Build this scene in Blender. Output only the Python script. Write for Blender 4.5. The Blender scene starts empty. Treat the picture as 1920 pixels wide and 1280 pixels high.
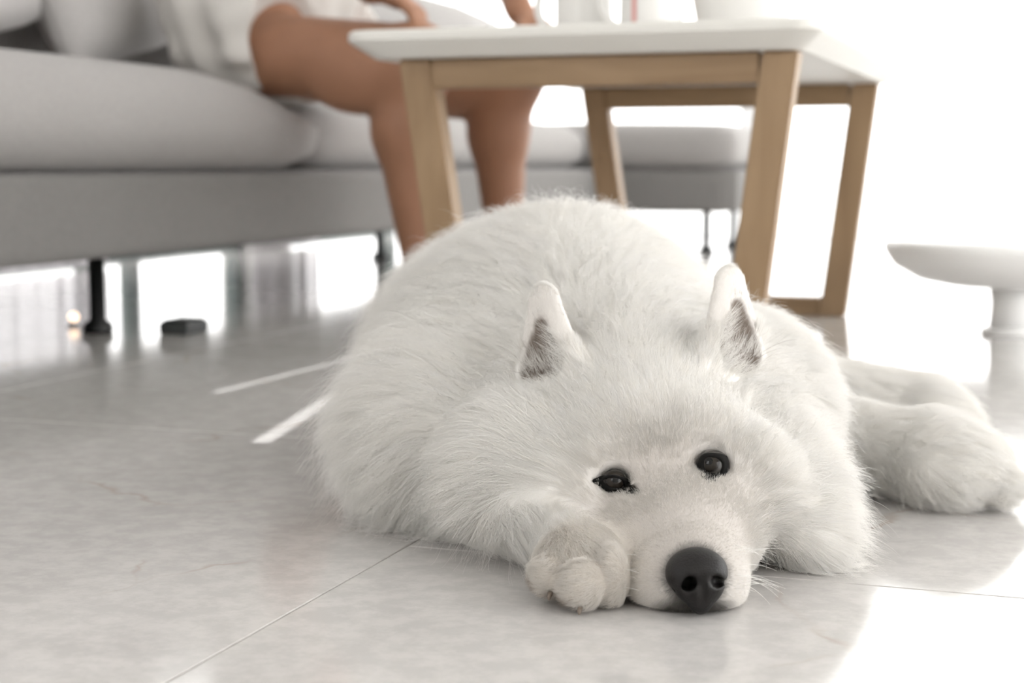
import bpy, bmesh, math, random
import numpy as np
from mathutils import Vector, Matrix, kdtree

random.seed(7)
RNG = np.random.default_rng(11)
SC = bpy.context.scene
COL = SC.collection

# ------------------------------------------------------------------ camera
F, CAMZ = 3000.0, 0.28                      # focal length in pixels of a 1920 frame, lens height
PITCH = math.atan(330 / F)
YAW = math.radians(19.398)                  # the room's axes are turned against the view
cp, sp = math.cos(PITCH), math.sin(PITCH)
cyw, syw = math.cos(YAW), math.sin(YAW)
cam_d = bpy.data.cameras.new('camera')
cam = bpy.data.objects.new('camera', cam_d); COL.objects.link(cam)
cam_d.sensor_width = 36.0
cam_d.lens = F / 1920 * 36.0
cam.location = (0, 0, CAMZ)
cam.rotation_euler = (math.radians(90) - PITCH, 0, YAW)
cam_d.clip_start = 0.05; cam_d.clip_end = 100
cam_d.dof.use_dof = True
cam_d.dof.focus_distance = 1.075
cam_d.dof.aperture_fstop = 6.3
SC.camera = cam

# ------------------------------------------------------------------ sky, sun, exposure
w = bpy.data.worlds.new('overcast_sky'); SC.world = w
w.use_nodes = True
bg = w.node_tree.nodes['Background']
bg.inputs[0].default_value = (1.0, 0.994, 0.985, 1)
bg.inputs[1].default_value = 3.0
sd = bpy.data.lights.new('sun', 'SUN'); so = bpy.data.objects.new('sun', sd); COL.objects.link(so)
sd.energy = 0.5; sd.angle = math.radians(50); sd.color = (1.0, 0.985, 0.96)
so.rotation_euler = Vector((-0.75, -0.35, -0.62)).to_track_quat('-Z', 'Y').to_euler()
SC.view_settings.view_transform = 'Standard'
SC.view_settings.look = 'None'
SC.view_settings.exposure = 0.55
SC.view_settings.gamma = 1.0
SC.view_settings.use_curve_mapping = False
SC.cycles.max_bounces = 7
SC.cycles.use_light_tree = False
SC.cycles.glossy_bounces = 3
SC.cycles.diffuse_bounces = 5            # light scatters on inside a white coat

# ------------------------------------------------------------------ helpers: placing
def tag(o, label=None, cat=None, group=None, kind=None):
    if label: o['label'] = label
    if cat: o['category'] = cat
    if group: o['group'] = group
    if kind: o['kind'] = kind
    return o

def empty(name, loc=(0, 0, 0), rz=0.0):
    o = bpy.data.objects.new(name, None); COL.objects.link(o)
    o.location = loc; o.rotation_euler = (0, 0, rz); o.empty_display_size = 0.05
    return o

def mesh_obj(name, verts, faces, mat, parent=None, smooth=False, loc=None):
    me = bpy.data.meshes.new(name)
    me.from_pydata([tuple(v) for v in verts], [], [tuple(f) for f in faces])
    me.update()
    o = bpy.data.objects.new(name, me); COL.objects.link(o)
    if mat: me.materials.append(mat)
    if parent: o.parent = parent
    if loc is not None: o.location = loc
    if smooth: me.polygons.foreach_set('use_smooth', [True] * len(me.polygons))
    return o

def bm_obj(name, bm, mat, parent=None, smooth=False, loc=None):
    me = bpy.data.meshes.new(name); bmesh.ops.recalc_face_normals(bm, faces=bm.faces[:])
    bm.to_mesh(me); bm.free()
    o = bpy.data.objects.new(name, me); COL.objects.link(o)
    if mat: me.materials.append(mat)
    if parent: o.parent = parent
    if loc is not None: o.location = loc
    if smooth: me.polygons.foreach_set('use_smooth', [True] * len(me.polygons))
    return o

def box_bm(lo, hi, bevel=0.0, seg=2, bm=None):
    bm2 = bmesh.new()
    bmesh.ops.create_cube(bm2, size=1.0)
    for v in bm2.verts:
        v.co = Vector([lo[i] + (v.co[i] + 0.5) * (hi[i] - lo[i]) for i in range(3)])
    if bevel > 0:
        bmesh.ops.bevel(bm2, geom=bm2.edges[:], offset=bevel, segments=seg, profile=0.6, affect='EDGES')
    return bm2

def box(name, lo, hi, mat, parent=None, bevel=0.0, seg=2, smooth=False):
    return bm_obj(name, box_bm(lo, hi, bevel, seg), mat, parent, smooth)

def hexa_bm(bot, top, bevel=0.0):
    """A bar between two four-corner ends."""
    bm = bmesh.new()
    a = [bm.verts.new(v) for v in bot]; b = [bm.verts.new(v) for v in top]
    bm.faces.new(a[::-1]); bm.faces.new(b)
    for i in range(4):
        bm.faces.new((a[i], a[(i + 1) % 4], b[(i + 1) % 4], b[i]))
    bmesh.ops.recalc_face_normals(bm, faces=bm.faces[:])
    if bevel > 0:
        bmesh.ops.bevel(bm, geom=bm.edges[:], offset=bevel, segments=2, affect='EDGES')
    return bm

def lathe_bm(profile, n=40):
    bm = bmesh.new()
    rings = []
    for r, z in profile:
        if r < 1e-6:
            rings.append([bm.verts.new((0, 0, z))])
        else:
            rings.append([bm.verts.new((r * math.cos(2 * math.pi * i / n), r * math.sin(2 * math.pi * i / n), z)) for i in range(n)])
    for A, B in zip(rings[:-1], rings[1:]):
        for i in range(n):
            j = (i + 1) % n
            if len(A) == 1 and len(B) == 1: continue
            if len(A) == 1: bm.faces.new((A[0], B[i], B[j]))
            elif len(B) == 1: bm.faces.new((A[i], A[j], B[0]))
            else: bm.faces.new((A[i], A[j], B[j], B[i]))
    return bm

def tube_bm(pts, rad, n=12):
    bm = bmesh.new(); rings = []
    pts = [Vector(p) for p in pts]
    for i, p in enumerate(pts):
        t = (pts[min(i + 1, len(pts) - 1)] - pts[max(i - 1, 0)]).normalized()
        up = Vector((0, 1, 0)) if abs(t.y) < 0.9 else Vector((1, 0, 0))
        s = t.cross(up).normalized(); q = s.cross(t)
        r = rad[i] if hasattr(rad, '__len__') else rad
        rings.append([bm.verts.new(p + s * r * math.cos(2 * math.pi * k / n) + q * r * math.sin(2 * math.pi * k / n)) for k in range(n)])
    for A, B in zip(rings[:-1], rings[1:]):
        for k in range(n):
            bm.faces.new((A[k], A[(k + 1) % n], B[(k + 1) % n], B[k]))
    bm.faces.new(rings[0]); bm.faces.new(rings[-1])
    return bm

# ------------------------------------------------------------------ helpers: materials
def mat_new(name):
    m = bpy.data.materials.new(name); m.use_nodes = True
    nt = m.node_tree; b = nt.nodes['Principled BSDF']
    return m, nt, b

def principled(name, col, rough=0.6, spec=0.5, noise=None, bump=None, sheen=0.0, metal=0.0, ior=None):
    m, nt, b = mat_new(name)
    b.inputs['Base Color'].default_value = (*col, 1)
    b.inputs['Roughness'].default_value = rough
    b.inputs['Specular IOR Level'].default_value = spec
    b.inputs['Metallic'].default_value = metal
    if sheen: b.inputs['Sheen Weight'].default_value = sheen
    if ior: b.inputs['IOR'].default_value = ior
    tc = nt.nodes.new('ShaderNodeTexCoord')
    if noise:                                   # (scale, amount, stretch)
        sc, amt, st = noise
        mp = nt.nodes.new('ShaderNodeMapping'); mp.inputs['Scale'].default_value = st
        nz = nt.nodes.new('ShaderNodeTexNoise'); nz.inputs['Scale'].default_value = sc; nz.inputs['Detail'].default_value = 5
        rp = nt.nodes.new('ShaderNodeValToRGB')
        rp.color_ramp.elements[0].position = 0.3; rp.color_ramp.elements[1].position = 0.7
        rp.color_ramp.elements[0].color = tuple(max(0, c * (1 - amt)) for c in col) + (1,)
        rp.color_ramp.elements[1].color = tuple(min(1, c * (1 + amt)) for c in col) + (1,)
        nt.links.new(tc.outputs['Object'], mp.inputs[0]); nt.links.new(mp.outputs[0], nz.inputs['Vector'])
        nt.links.new(nz.outputs['Fac'], rp.inputs[0]); nt.links.new(rp.outputs[0], b.inputs['Base Color'])
    if bump:                                    # (scale, strength, distance)
        nb = nt.nodes.new('ShaderNodeTexNoise'); nb.inputs['Scale'].default_value = bump[0]; nb.inputs['Detail'].default_value = 3
        bp = nt.nodes.new('ShaderNodeBump'); bp.inputs['Strength'].default_value = bump[1]; bp.inputs['Distance'].default_value = bump[2]
        nt.links.new(tc.outputs['Object'], nb.inputs['Vector'])
        nt.links.new(nb.outputs['Fac'], bp.inputs['Height']); nt.links.new(bp.outputs[0], b.inputs['Normal'])
    return m

def stone_material(name, base, dark, vein, rough, ior=1.5):
    m, nt, b = mat_new(name)
    L = nt.links.new
    tc = nt.nodes.new('ShaderNodeTexCoord')
    geo = nt.nodes.new('ShaderNodeNewGeometry')
    n1 = nt.nodes.new('ShaderNodeTexNoise'); n1.inputs['Scale'].default_value = 3.5; n1.inputs['Detail'].default_value = 8; n1.inputs['Roughness'].default_value = 0.62
    n1.inputs['Distortion'].default_value = 0.6
    L(geo.outputs['Position'], n1.inputs['Vector'])
    r1 = nt.nodes.new('ShaderNodeValToRGB')
    r1.color_ramp.elements[0].position = 0.33; r1.color_ramp.elements[0].color = (*dark, 1)
    r1.color_ramp.elements[1].position = 0.66; r1.color_ramp.elements[1].color = (*base, 1)
    L(n1.outputs['Fac'], r1.inputs[0])
    # fine pale mottling
    n2 = nt.nodes.new('ShaderNodeTexNoise'); n2.inputs['Scale'].default_value = 38; n2.inputs['Detail'].default_value = 6; n2.inputs['Roughness'].default_value = 0.7
    L(geo.outputs['Position'], n2.inputs['Vector'])
    r2 = nt.nodes.new('ShaderNodeValToRGB')
    r2.color_ramp.elements[0].position = 0.42; r2.color_ramp.elements[0].color = (0.9, 0.9, 0.9, 1)
    r2.color_ramp.elements[1].position = 0.6; r2.color_ramp.elements[1].color = (1.06, 1.06, 1.06, 1)
    L(n2.outputs['Fac'], r2.inputs[0])
    mx = nt.nodes.new('ShaderNodeMix'); mx.data_type = 'RGBA'; mx.blend_type = 'MULTIPLY'; mx.inputs[0].default_value = 0.8
    L(r1.outputs[0], mx.inputs[6]); L(r2.outputs[0], mx.inputs[7])
    # thin veins: distance to warped cell edges, kept only in patches
    nw = nt.nodes.new('ShaderNodeTexNoise'); nw.inputs['Scale'].default_value = 6; nw.inputs['Detail'].default_value = 5
    L(geo.outputs['Position'], nw.inputs['Vector'])
    va = nt.nodes.new('ShaderNodeVectorMath'); va.operation = 'SCALE'; va.inputs['Scale'].default_value = 0.16
    L(nw.outputs['Color'], va.inputs[0])
    vb = nt.nodes.new('ShaderNodeVectorMath'); vb.operation = 'ADD'
    L(geo.outputs['Position'], vb.inputs[0]); L(va.outputs[0], vb.inputs[1])
    vo = nt.nodes.new('ShaderNodeTexVoronoi'); vo.feature = 'DISTANCE_TO_EDGE'; vo.inputs['Scale'].default_value = 3.1
    L(vb.outputs[0], vo.inputs['Vector'])
    r3 = nt.nodes.new('ShaderNodeValToRGB')
    r3.color_ramp.elements[0].position = 0.0; r3.color_ramp.elements[0].color = (1, 1, 1, 1)
    r3.color_ramp.elements[1].position = 0.012; r3.color_ramp.elements[1].color = (0, 0, 0, 1)
    L(vo.outputs['Distance'], r3.inputs[0])
    n4 = nt.nodes.new('ShaderNodeTexNoise'); n4.inputs['Scale'].default_value = 5.5
    L(geo.outputs['Position'], n4.inputs['Vector'])
    r4 = nt.nodes.new('ShaderNodeValToRGB')
    r4.color_ramp.elements[0].position = 0.50; r4.color_ramp.elements[0].color = (0, 0, 0, 1)
    r4.color_ramp.elements[1].position = 0.62; r4.color_ramp.elements[1].color = (0.7, 0.7, 0.7, 1)
    L(n4.outputs['Fac'], r4.inputs[0])
    mu = nt.nodes.new('ShaderNodeMath'); mu.operation = 'MULTIPLY'
    L(r3.outputs[0], mu.inputs[0]); L(r4.outputs[0], mu.inputs[1])
    m2 = nt.nodes.new('ShaderNodeMix'); m2.data_type = 'RGBA'
    L(mu.outputs[0], m2.inputs[0]); L(mx.outputs[2], m2.inputs[6]); m2.inputs[7].default_value = (*vein, 1)
    L(m2.outputs[2], b.inputs['Base Color'])
    b.inputs['Roughness'].default_value = rough
    b.inputs['IOR'].default_value = ior
    return m

def wood_material(name, light, dark, axis_scale):
    m, nt, b = mat_new(name)
    L = nt.links.new
    tc = nt.nodes.new('ShaderNodeTexCoord'); mp = nt.nodes.new('ShaderNodeMapping')
    mp.inputs['Scale'].default_value = axis_scale
    L(tc.outputs['Object'], mp.inputs[0])
    nz = nt.nodes.new('ShaderNodeTexNoise'); nz.inputs['Scale'].default_value = 6; nz.inputs['Detail'].default_value = 7; nz.inputs['Distortion'].default_value = 0.8
    L(mp.outputs[0], nz.inputs['Vector'])
    rp = nt.nodes.new('ShaderNodeValToRGB')
    rp.color_ramp.elements[0].position = 0.32; rp.color_ramp.elements[0].color = (*dark, 1)
    rp.color_ramp.elements[1].position = 0.68; rp.color_ramp.elements[1].color = (*light, 1)
    L(nz.outputs['Fac'], rp.inputs[0]); L(rp.outputs[0], b.inputs['Base Color'])
    b.inputs['Roughness'].default_value = 0.5
    return m

def glass_material(name, tint=(1, 1, 1)):
    m, nt, b = mat_new(name)
    nt.nodes.remove(b)
    out = nt.nodes['Material Output']
    tr = nt.nodes.new('ShaderNodeBsdfTransparent'); tr.inputs[0].default_value = (*tint, 1)
    gl = nt.nodes.new('ShaderNodeBsdfGlossy'); gl.inputs['Roughness'].default_value = 0.02
    lw_ = nt.nodes.new('ShaderNodeLayerWeight')
    pw = nt.nodes.new('ShaderNodeMath'); pw.operation = 'POWER'; pw.inputs[1].default_value = 5.0
    fr = nt.nodes.new('ShaderNodeMath'); fr.operation = 'MULTIPLY_ADD'; fr.inputs[1].default_value = 0.9; fr.inputs[2].default_value = 0.04
    nt.links.new(lw_.outputs['Facing'], pw.inputs[0]); nt.links.new(pw.outputs[0], fr.inputs[0])
    mx = nt.nodes.new('ShaderNodeMixShader')
    nt.links.new(fr.outputs[0], mx.inputs[0]); nt.links.new(tr.outputs[0], mx.inputs[1]); nt.links.new(gl.outputs[0], mx.inputs[2])
    nt.links.new(mx.outputs[0], out.inputs[0])
    return m

M = {}
M['tile'] = stone_material('polished_floor_stone', (0.61, 0.592, 0.575), (0.54, 0.522, 0.505), (0.44, 0.37, 0.31), 0.10)
M['grout'] = principled('grout', (0.46, 0.43, 0.40), 0.8)
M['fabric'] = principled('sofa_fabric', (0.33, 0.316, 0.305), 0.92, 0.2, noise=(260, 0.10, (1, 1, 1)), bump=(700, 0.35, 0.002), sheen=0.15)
M['fabric_dark'] = principled('sofa_fabric_dark', (0.20, 0.192, 0.185), 0.92, 0.2, noise=(260, 0.10, (1, 1, 1)), bump=(700, 0.35, 0.002), sheen=0.1)  # sofa fabric in a darker tone, used on the base
M['pillow'] = principled('pillow_fabric', (0.62, 0.60, 0.59), 0.92, 0.2, noise=(240, 0.08, (1, 1, 1)), bump=(600, 0.3, 0.002), sheen=0.15)
M['black'] = principled('black_metal', (0.012, 0.013, 0.013), 0.4)
M['dark'] = principled('charcoal_plastic', (0.05, 0.055, 0.055), 0.35)
M['slab'] = principled('white_lacquer', (0.78, 0.77, 0.73), 0.45, 0.4)
M['white_gloss'] = principled('white_gloss_lacquer', (0.88, 0.88, 0.87), 0.3, 0.4)
M['wood'] = wood_material('oak', (0.35, 0.235, 0.133), (0.26, 0.165, 0.087), (6, 6, 0.7))
M['wood_h'] = wood_material('oak_rail', (0.33, 0.22, 0.124), (0.245, 0.155, 0.08), (0.7, 6, 6))
M['ceramic'] = principled('white_ceramic', (0.80, 0.79, 0.77), 0.18, 0.5)
M['pink'] = principled('pink_glaze', (0.72, 0.36, 0.34), 0.25)
M['skin'] = principled('skin', (0.335, 0.17, 0.102), 0.5, 0.35, noise=(14, 0.06, (1, 1, 1)))
M['shirt'] = principled('white_cotton', (0.60, 0.58, 0.55), 0.9, 0.2, bump=(180, 0.25, 0.003), sheen=0.1)
M['hair_dark'] = principled('dark_hair', (0.03, 0.02, 0.015), 0.45, noise=(60, 0.4, (1, 1, 0.1)))
M['frame'] = principled('white_window_frame', (0.82, 0.83, 0.84), 0.4)
M['frame_dark'] = principled('dark_window_frame', (0.05, 0.075, 0.07), 0.4)
M['glass'] = glass_material('window_glass', (0.99, 0.99, 0.99))
def curtain_material():
    m, nt, b = mat_new('pale_curtain')
    b.inputs['Base Color'].default_value = (0.78, 0.76, 0.78, 1); b.inputs['Roughness'].default_value = 0.95
    tl = nt.nodes.new('ShaderNodeBsdfTranslucent'); tl.inputs[0].default_value = (0.80, 0.77, 0.79, 1)
    mx = nt.nodes.new('ShaderNodeMixShader'); mx.inputs[0].default_value = 0.55
    nt.links.new(b.outputs[0], mx.inputs[1]); nt.links.new(tl.outputs[0], mx.inputs[2])
    tr = nt.nodes.new('ShaderNodeBsdfTransparent'); m2 = nt.nodes.new('ShaderNodeMixShader'); m2.inputs[0].default_value = 0.45
    nt.links.new(mx.outputs[0], m2.inputs[1]); nt.links.new(tr.outputs[0], m2.inputs[2])
    nt.links.new(m2.outputs[0], nt.nodes['Material Output'].inputs[0])
    return m
M['curtain'] = curtain_material()
M['wall'] = principled('painted_wall', (0.70, 0.69, 0.68), 0.85, 0.2)
M['marble'] = stone_material('white_marble', (0.72, 0.71, 0.72), (0.60, 0.59, 0.60), (0.36, 0.24, 0.18), 0.12)
M['wall_warm'] = principled('warm_grey_wall', (0.74, 0.72, 0.69), 0.85, 0.2)
M['ceiling'] = principled('ceiling_paint', (0.80, 0.80, 0.79), 0.9, 0.1)
M['terrace'] = principled('pale_terrace_concrete', (0.80, 0.80, 0.79), 0.9, 0.1)
M['nose'] = principled('dog_nose', (0.0085, 0.0072, 0.0072), 0.45, 0.35, bump=(800, 0.6, 0.0006))
M['lid'] = principled('dog_eyelid', (0.007, 0.0065, 0.006), 0.7, 0.15)
M['claw'] = principled('dog_claw', (0.20, 0.16, 0.13), 0.4)

# ------------------------------------------------------------------ the room
# floor of large polished stone tiles in running bond; joints found at x = -0.459 and y = 1.07
TS, GAP = 0.80, 0.0016
floor = box('floor', (-2.75, -1.3, -0.05), (3.0, 6.2, -0.0012), M['grout'])
tag(floor, 'polished pale grey stone tile floor with thin joints', None, None, 'structure')
tile_me = None
for i in range(-3, 5):
    x0 = -0.459 + i * TS
    off = 0.0 if i % 2 == 0 else TS / 2
    for j in range(-4, 8):
        y0 = 1.07 + off + j * TS
        lo = (max(x0, -2.75) + GAP / 2, max(y0, -1.3) + GAP / 2); hi = (min(x0 + TS, 3.0) - GAP / 2, min(y0 + TS, 6.2) - GAP / 2)
        if hi[0] - lo[0] < 0.03 or hi[1] - lo[1] < 0.03: continue
        full = abs(hi[0] - lo[0] - TS + GAP) < 1e-6 and abs(hi[1] - lo[1] - TS + GAP) < 1e-6
        if full and tile_me:
            o = bpy.data.objects.new('tile', tile_me); COL.objects.link(o); o.parent = floor
        else:
            o = bm_obj('tile', box_bm((0, 0, -0.012), (hi[0] - lo[0], hi[1] - lo[1], 0.0), 0.0006, 1), M['tile'], floor)
            if full: tile_me = o.data
        o.location = (lo[0], lo[1], 0)

terrace = box('terrace_ground', (-30, -12, -0.14), (30, 40, -0.06), M['terrace'])
tag(terrace, 'pale concrete terrace outside the windows', None, None, 'structure')

# left wall (x = XL) behind the sofa: solid stretches, marble panel, windows from floor to head
XL, HW = -2.62, 2.65
def wall_piece(name, y0, y1, z0, z1, mat, th=0.12):
    o = box(name, (XL - th, y0, z0), (XL, y1, z1), mat)
    return tag(o, kind='structure')
lw = empty('wall_left', (0, 0, 0)); tag(lw, 'left wall behind the sofa with tall windows and a pale post', None, None, 'structure')
def lpart(name, y0, y1, z0, z1, mat, x0=XL - 0.12, x1=XL, bev=0.0):
    return box(name, (x0, y0, z0), (x1, y1, z1), mat, lw, bev)
lpart('wall_panel', -1.3, 3.20, -0.05, HW, M['wall'])
lpart('lintel', 3.20, 6.2, 2.45, HW, M['wall'])
lpart('wall_post', 4.80, 5.08, -0.05, 2.45, M['wall'])
n_win = 0
for y0, y1, mat in ((3.20, 4.80, M['frame_dark']), (5.08, 6.1, M['frame_dark'])):
    n_win += 1
    wn = empty('window_%d' % n_win, (0, 0, 0)); tag(wn, 'tall window in the left wall, %s' % ('behind the sofa' if n_win == 1 else 'by the far corner'), None, None, 'structure')
    fr = [box('window_frame', (XL - 0.08, y0, -0.02), (XL - 0.04, y1, 0.012), mat, wn, 0.003), box('window_frame', (XL - 0.08, y0, 2.40), (XL - 0.04, y1, 2.45), mat, wn, 0.003)]
    ms = [y0, y0 + 0.70, y0 + 0.93, y1 - 0.04] if n_win == 1 else [y0, y1 - 0.04]
    for m_ in ms:
        box('mullion', (XL - 0.085, m_, 0.012), (XL - 0.035, m_ + 0.04, 2.40), mat, wn, 0.003)
    for a_, b_ in zip(ms[:-1], ms[1:]):
        box('pane', (XL - 0.064, a_ + 0.04, 0.012), (XL - 0.058, b_, 2.40), M['glass'], wn)

# wall behind the camera
wf = empty('wall_front', (0, 0, 0)); tag(wf, 'plain warm white wall behind the viewpoint with one window', None, None, 'structure')
for lo, hi in (((XL - 0.12, -1.42, -0.05), (-2.3, -1.30, HW)), ((-2.3, -1.42, -0.05), (-1.0, -1.30, 0.75)), ((-2.3, -1.42, 2.4), (-1.0, -1.30, HW)), ((-1.0, -1.42, -0.05), (3.0, -1.30, HW))):
    box('wall_panel', lo, hi, M['wall_warm'], wf)
n_win += 1
wn = empty('window_%d' % n_win, (0, 0, 0)); tag(wn, 'window behind the viewpoint on the left', None, None, 'structure')
for lo, hi in (((-2.3, -1.38, 0.75), (-1.0, -1.34, 0.79)), ((-2.3, -1.38, 2.36), (-1.0, -1.34, 2.4)), ((-2.3, -1.38, 0.79), (-2.26, -1.34, 2.36)), ((-1.67, -1.38, 0.79), (-1.63, -1.34, 2.36)), ((-1.04, -1.38, 0.79), (-1.0, -1.34, 2.36))):
    box('window_frame', lo, hi, M['frame'], wn, 0.003)
for a_, b_ in ((-2.26, -1.67), (-1.63, -1.04)):
    box('pane', (a_, -1.364, 0.79), (b_, -1.358, 2.36), M['glass'], wn)
# back wall (y = YB): wide windows from floor to head with thin white frames
YB = 6.1
lint = box('wall_back', (XL, YB, 2.45), (3.0, YB + 0.12, HW), M['wall']); tag(lint, 'white wall strip above the back windows', None, None, 'structure')
xs = [XL, -1.2, 0.2, 1.6, 3.0]
for k, (x0, x1) in enumerate(zip(xs[:-1], xs[1:])):
    n_win += 1
    wn = empty('window_%d' % n_win, (0, 0, 0)); tag(wn, 'wide bright window pane %d of the back wall' % (k + 1), None, None, 'structure')
    for nm, lo, hi in (('window_frame', (x0, YB + 0.02, -0.02), (x1, YB + 0.07, 0.003)), ('window_frame', (x0, YB + 0.02, 2.405), (x1, YB + 0.07, 2.45)),
                       ('mullion', (x0, YB + 0.02, 0.003), (x0 + 0.03, YB + 0.07, 2.405)), ('mullion', (x1 - 0.03, YB + 0.02, 0.003), (x1, YB + 0.07, 2.405))):
        box(nm, lo, hi, M['frame'], wn, 0.003)
    box('pane', (x0 + 0.03, YB + 0.04, 0.003), (x1 - 0.03, YB + 0.046, 2.405), M['glass'], wn)

# right side: windows from floor to head, beyond the picture's right edge
XR = 3.0
ys = [-1.3, 0.55, 2.4, 4.25, YB]
lr = box('wall_right', (XR, -1.3, 2.45), (XR + 0.12, YB, HW), M['wall']); tag(lr, 'white wall strip above the right-hand windows', None, None, 'structure')
for k, (y0, y1) in enumerate(zip(ys[:-1], ys[1:])):
    n_win += 1
    wn = empty('window_%d' % n_win, (0, 0, 0)); tag(wn, 'tall window %d of the right-hand wall' % (k + 1), None, None, 'structure')
    for nm, lo, hi in (('window_frame', (XR + 0.02, y0, -0.02), (XR + 0.07, y1, 0.003)), ('window_frame', (XR + 0.02, y0, 2.405), (XR + 0.07, y1, 2.45)),
                       ('mullion', (XR + 0.02, y0, 0.003), (XR + 0.07, y0 + 0.03, 2.405)), ('mullion', (XR + 0.02, y1 - 0.03, 0.003), (XR + 0.07, y1, 2.405))):
        box(nm, lo, hi, M['frame'], wn, 0.003)
    box('pane', (XR + 0.04, y0 + 0.03, 0.003), (XR + 0.046, y1 - 0.03, 2.405), M['glass'], wn)
ceil = box('ceiling', (XL - 0.12, -1.42, HW), (XR + 0.12, YB + 0.12, HW + 0.1), M['ceiling']); tag(ceil, 'plain white ceiling', None, None, 'structure')
beam = box('added_beam_1', (-1.18, -1.3, 2.56), (-0.62, YB, HW), M['frame']); tag(beam, 'added slim white ceiling beam carrying two added streak lights', None, None, 'structure')  # beam out of view, added only to carry the streak lamps
for (ax, ay), (bx_, by_), wd, en in (((-1.001, 1.735), (-0.985, 2.35), 0.014, 0.028), ((-0.775, 1.430), (-0.872, 1.86), 0.020, 0.030)):  # unseen lamps and housings, added to draw two bright streaks on the floor
    ln_ = math.hypot(bx_ - ax, by_ - ay); an = math.atan2(by_ - ay, bx_ - ax)
    fx_ = bm_obj('added_light_housing', box_bm((-ln_ / 2 - 0.02, -0.03, 0.0), (ln_ / 2 + 0.02, 0.03, 0.03), 0.004), M['dark'], beam)
    fx_.location = ((ax + bx_) / 2, (ay + by_) / 2, 2.53); fx_.rotation_euler = (0, 0, an)
    ld = bpy.data.lights.new('added_streak_light', 'AREA'); ld.shape = 'RECTANGLE'; ld.size = ln_; ld.size_y = wd; ld.energy = en; ld.spread = math.radians(0.25)
    lo_ = bpy.data.objects.new('added_streak_light', ld); COL.objects.link(lo_); lo_.location = ((ax + bx_) / 2, (ay + by_) / 2, 2.525); lo_.rotation_euler = (0, 0, an)

def curtain(name, p0, p1, z0, z1, amp, folds, mat, label):
    n = folds * 8
    d = Vector((p1[0] - p0[0], p1[1] - p0[1], 0)); nn = Vector((-d.y, d.x, 0)).normalized()
    v = []; f = []
    for s in (0, 1):
        for i in range(n + 1):
            t = i / n
            q = Vector((p0[0], p0[1], 0)) + d * t + nn * (amp * math.sin(t * folds * 2 * math.pi) + amp * 0.35 * math.sin(t * folds * 4.7 + 1) + s * 0.004)
            v += [(q.x, q.y, z0), (q.x, q.y, z1)]
    m = 2 * (n + 1)
    for i in range(n):
        a = 2 * i
        f += [(a, a + 2, a + 3, a + 1), (m + a, m + a + 1, m + a + 3, m + a + 2), (a, m + a, m + a + 2, a + 2), (a + 1, a + 3, m + a + 3, m + a + 1)]
    f += [(0, 1, m + 1, m), (2 * n, m + 2 * n, m + 2 * n + 1, 2 * n + 1)]
    o = mesh_obj(name, v, f, mat, None, True)
    return tag(o, label, 'curtain')
curtain('curtain', (XL + 0.05, 3.24), (XL + 0.05, 3.86), 0.012, 2.42, 0.02, 6, M['curtain'], 'pale lilac-white curtain hanging behind the sofa beside the black leg')
curtain('curtain', (XL + 0.06, 4.74), (XL + 0.06, 5.14), 0.012, 2.42, 0.025, 5, M['curtain'], 'pale lilac-white curtain hanging between the windows behind the sofa')

# ------------------------------------------------------------------ sofa
XF, ZB, ZS, ZT = -1.42, 0.132, 0.272, 0.44       # front plane, underside, seam, seat top
def cushion(name, lo, hi, mat, parent, rnd=0.06, crown=0.02, seg=6, bulge=0.0, sag=0.0):
    """Soft block: bevelled box, subdivided, crowned on top and bulged at the front."""
    bm = bmesh.new()
    nx, ny, nz = 14, 22, 8
    bmesh.ops.create_cube(bm, size=2.0)
    bmesh.ops.subdivide_edges(bm, edges=bm.edges[:], cuts=14, use_grid_fill=True)
    h = [(hi[i] - lo[i]) / 2 for i in range(3)]; c = [(hi[i] + lo[i]) / 2 for i in range(3)]
    for v in bm.verts:
        q = [v.co[i] * h[i] for i in range(3)]
        inner = [max(-(h[i] - rnd), min(h[i] - rnd, q[i])) for i in range(3)]
        dlt = Vector([q[i] - inner[i] for i in range(3)])
        if dlt.length > 1e-9:
            big = max(abs(d_) for d_ in dlt)
            dlt = dlt.normalized() * big
        p = Vector(inner) + dlt
        fx, fy = 1 - (p.x / h[0]) ** 2, 1 - (p.y / h[1]) ** 2
        if p.z > 0: p.z += crown * max(0, fx) ** 0.5 * max(0, fy) ** 0.5
        p.x += bulge * max(0, 1 - (p.z / h[2]) ** 2) * max(0, fy) ** 0.5 * (1 if p.x > 0 else 0)
        e = max(0.0, (p.y - (h[1] - 0.42)) / 0.42)
        if p.z > 0: p.z -= sag * e * e * (p.z / h[2])
        v.co = p + Vector(c)
    return bm_obj(name, bm, mat, parent, True)

sofa = empty('corner_sofa', (-1.9, 3.2, 0))
tag(sofa, 'grey fabric corner sofa on slim black legs behind the dog', 'sofa')
O = sofa.location
def S(o):                                   # parts are modelled in room coordinates
    o.location = -O; o.parent = sofa; return o
S(cushion('base_frame', (-2.06, 0.9, ZB), (XF - 0.005, 4.95, ZS), M['fabric_dark'], None, 0.018, 0.0))
S(cushion('base_frame', (-2.06, 4.94, ZB), (-1.0, 5.55, ZS), M['fabric_dark'], None, 0.018, 0.0))
S(cushion('seat_cushion', (-2.0, 0.92, ZS - 0.003), (XF + 0.022, 2.90, ZT - 0.005), M['fabric'], None, 0.078, 0.02, bulge=0.012, sag=0.09))
S(cushion('seat_cushion', (-2.0, 2.905, ZS - 0.003), (XF - 0.045, 4.90, ZT - 0.04), M['fabric'], None, 0.06, 0.015, bulge=0.01))
S(cushion('seat_cushion', (-2.0, 4.92, ZS - 0.003), (-1.0, 5.5, ZT - 0.035), M['fabric'], None, 0.06, 0.015))
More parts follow.
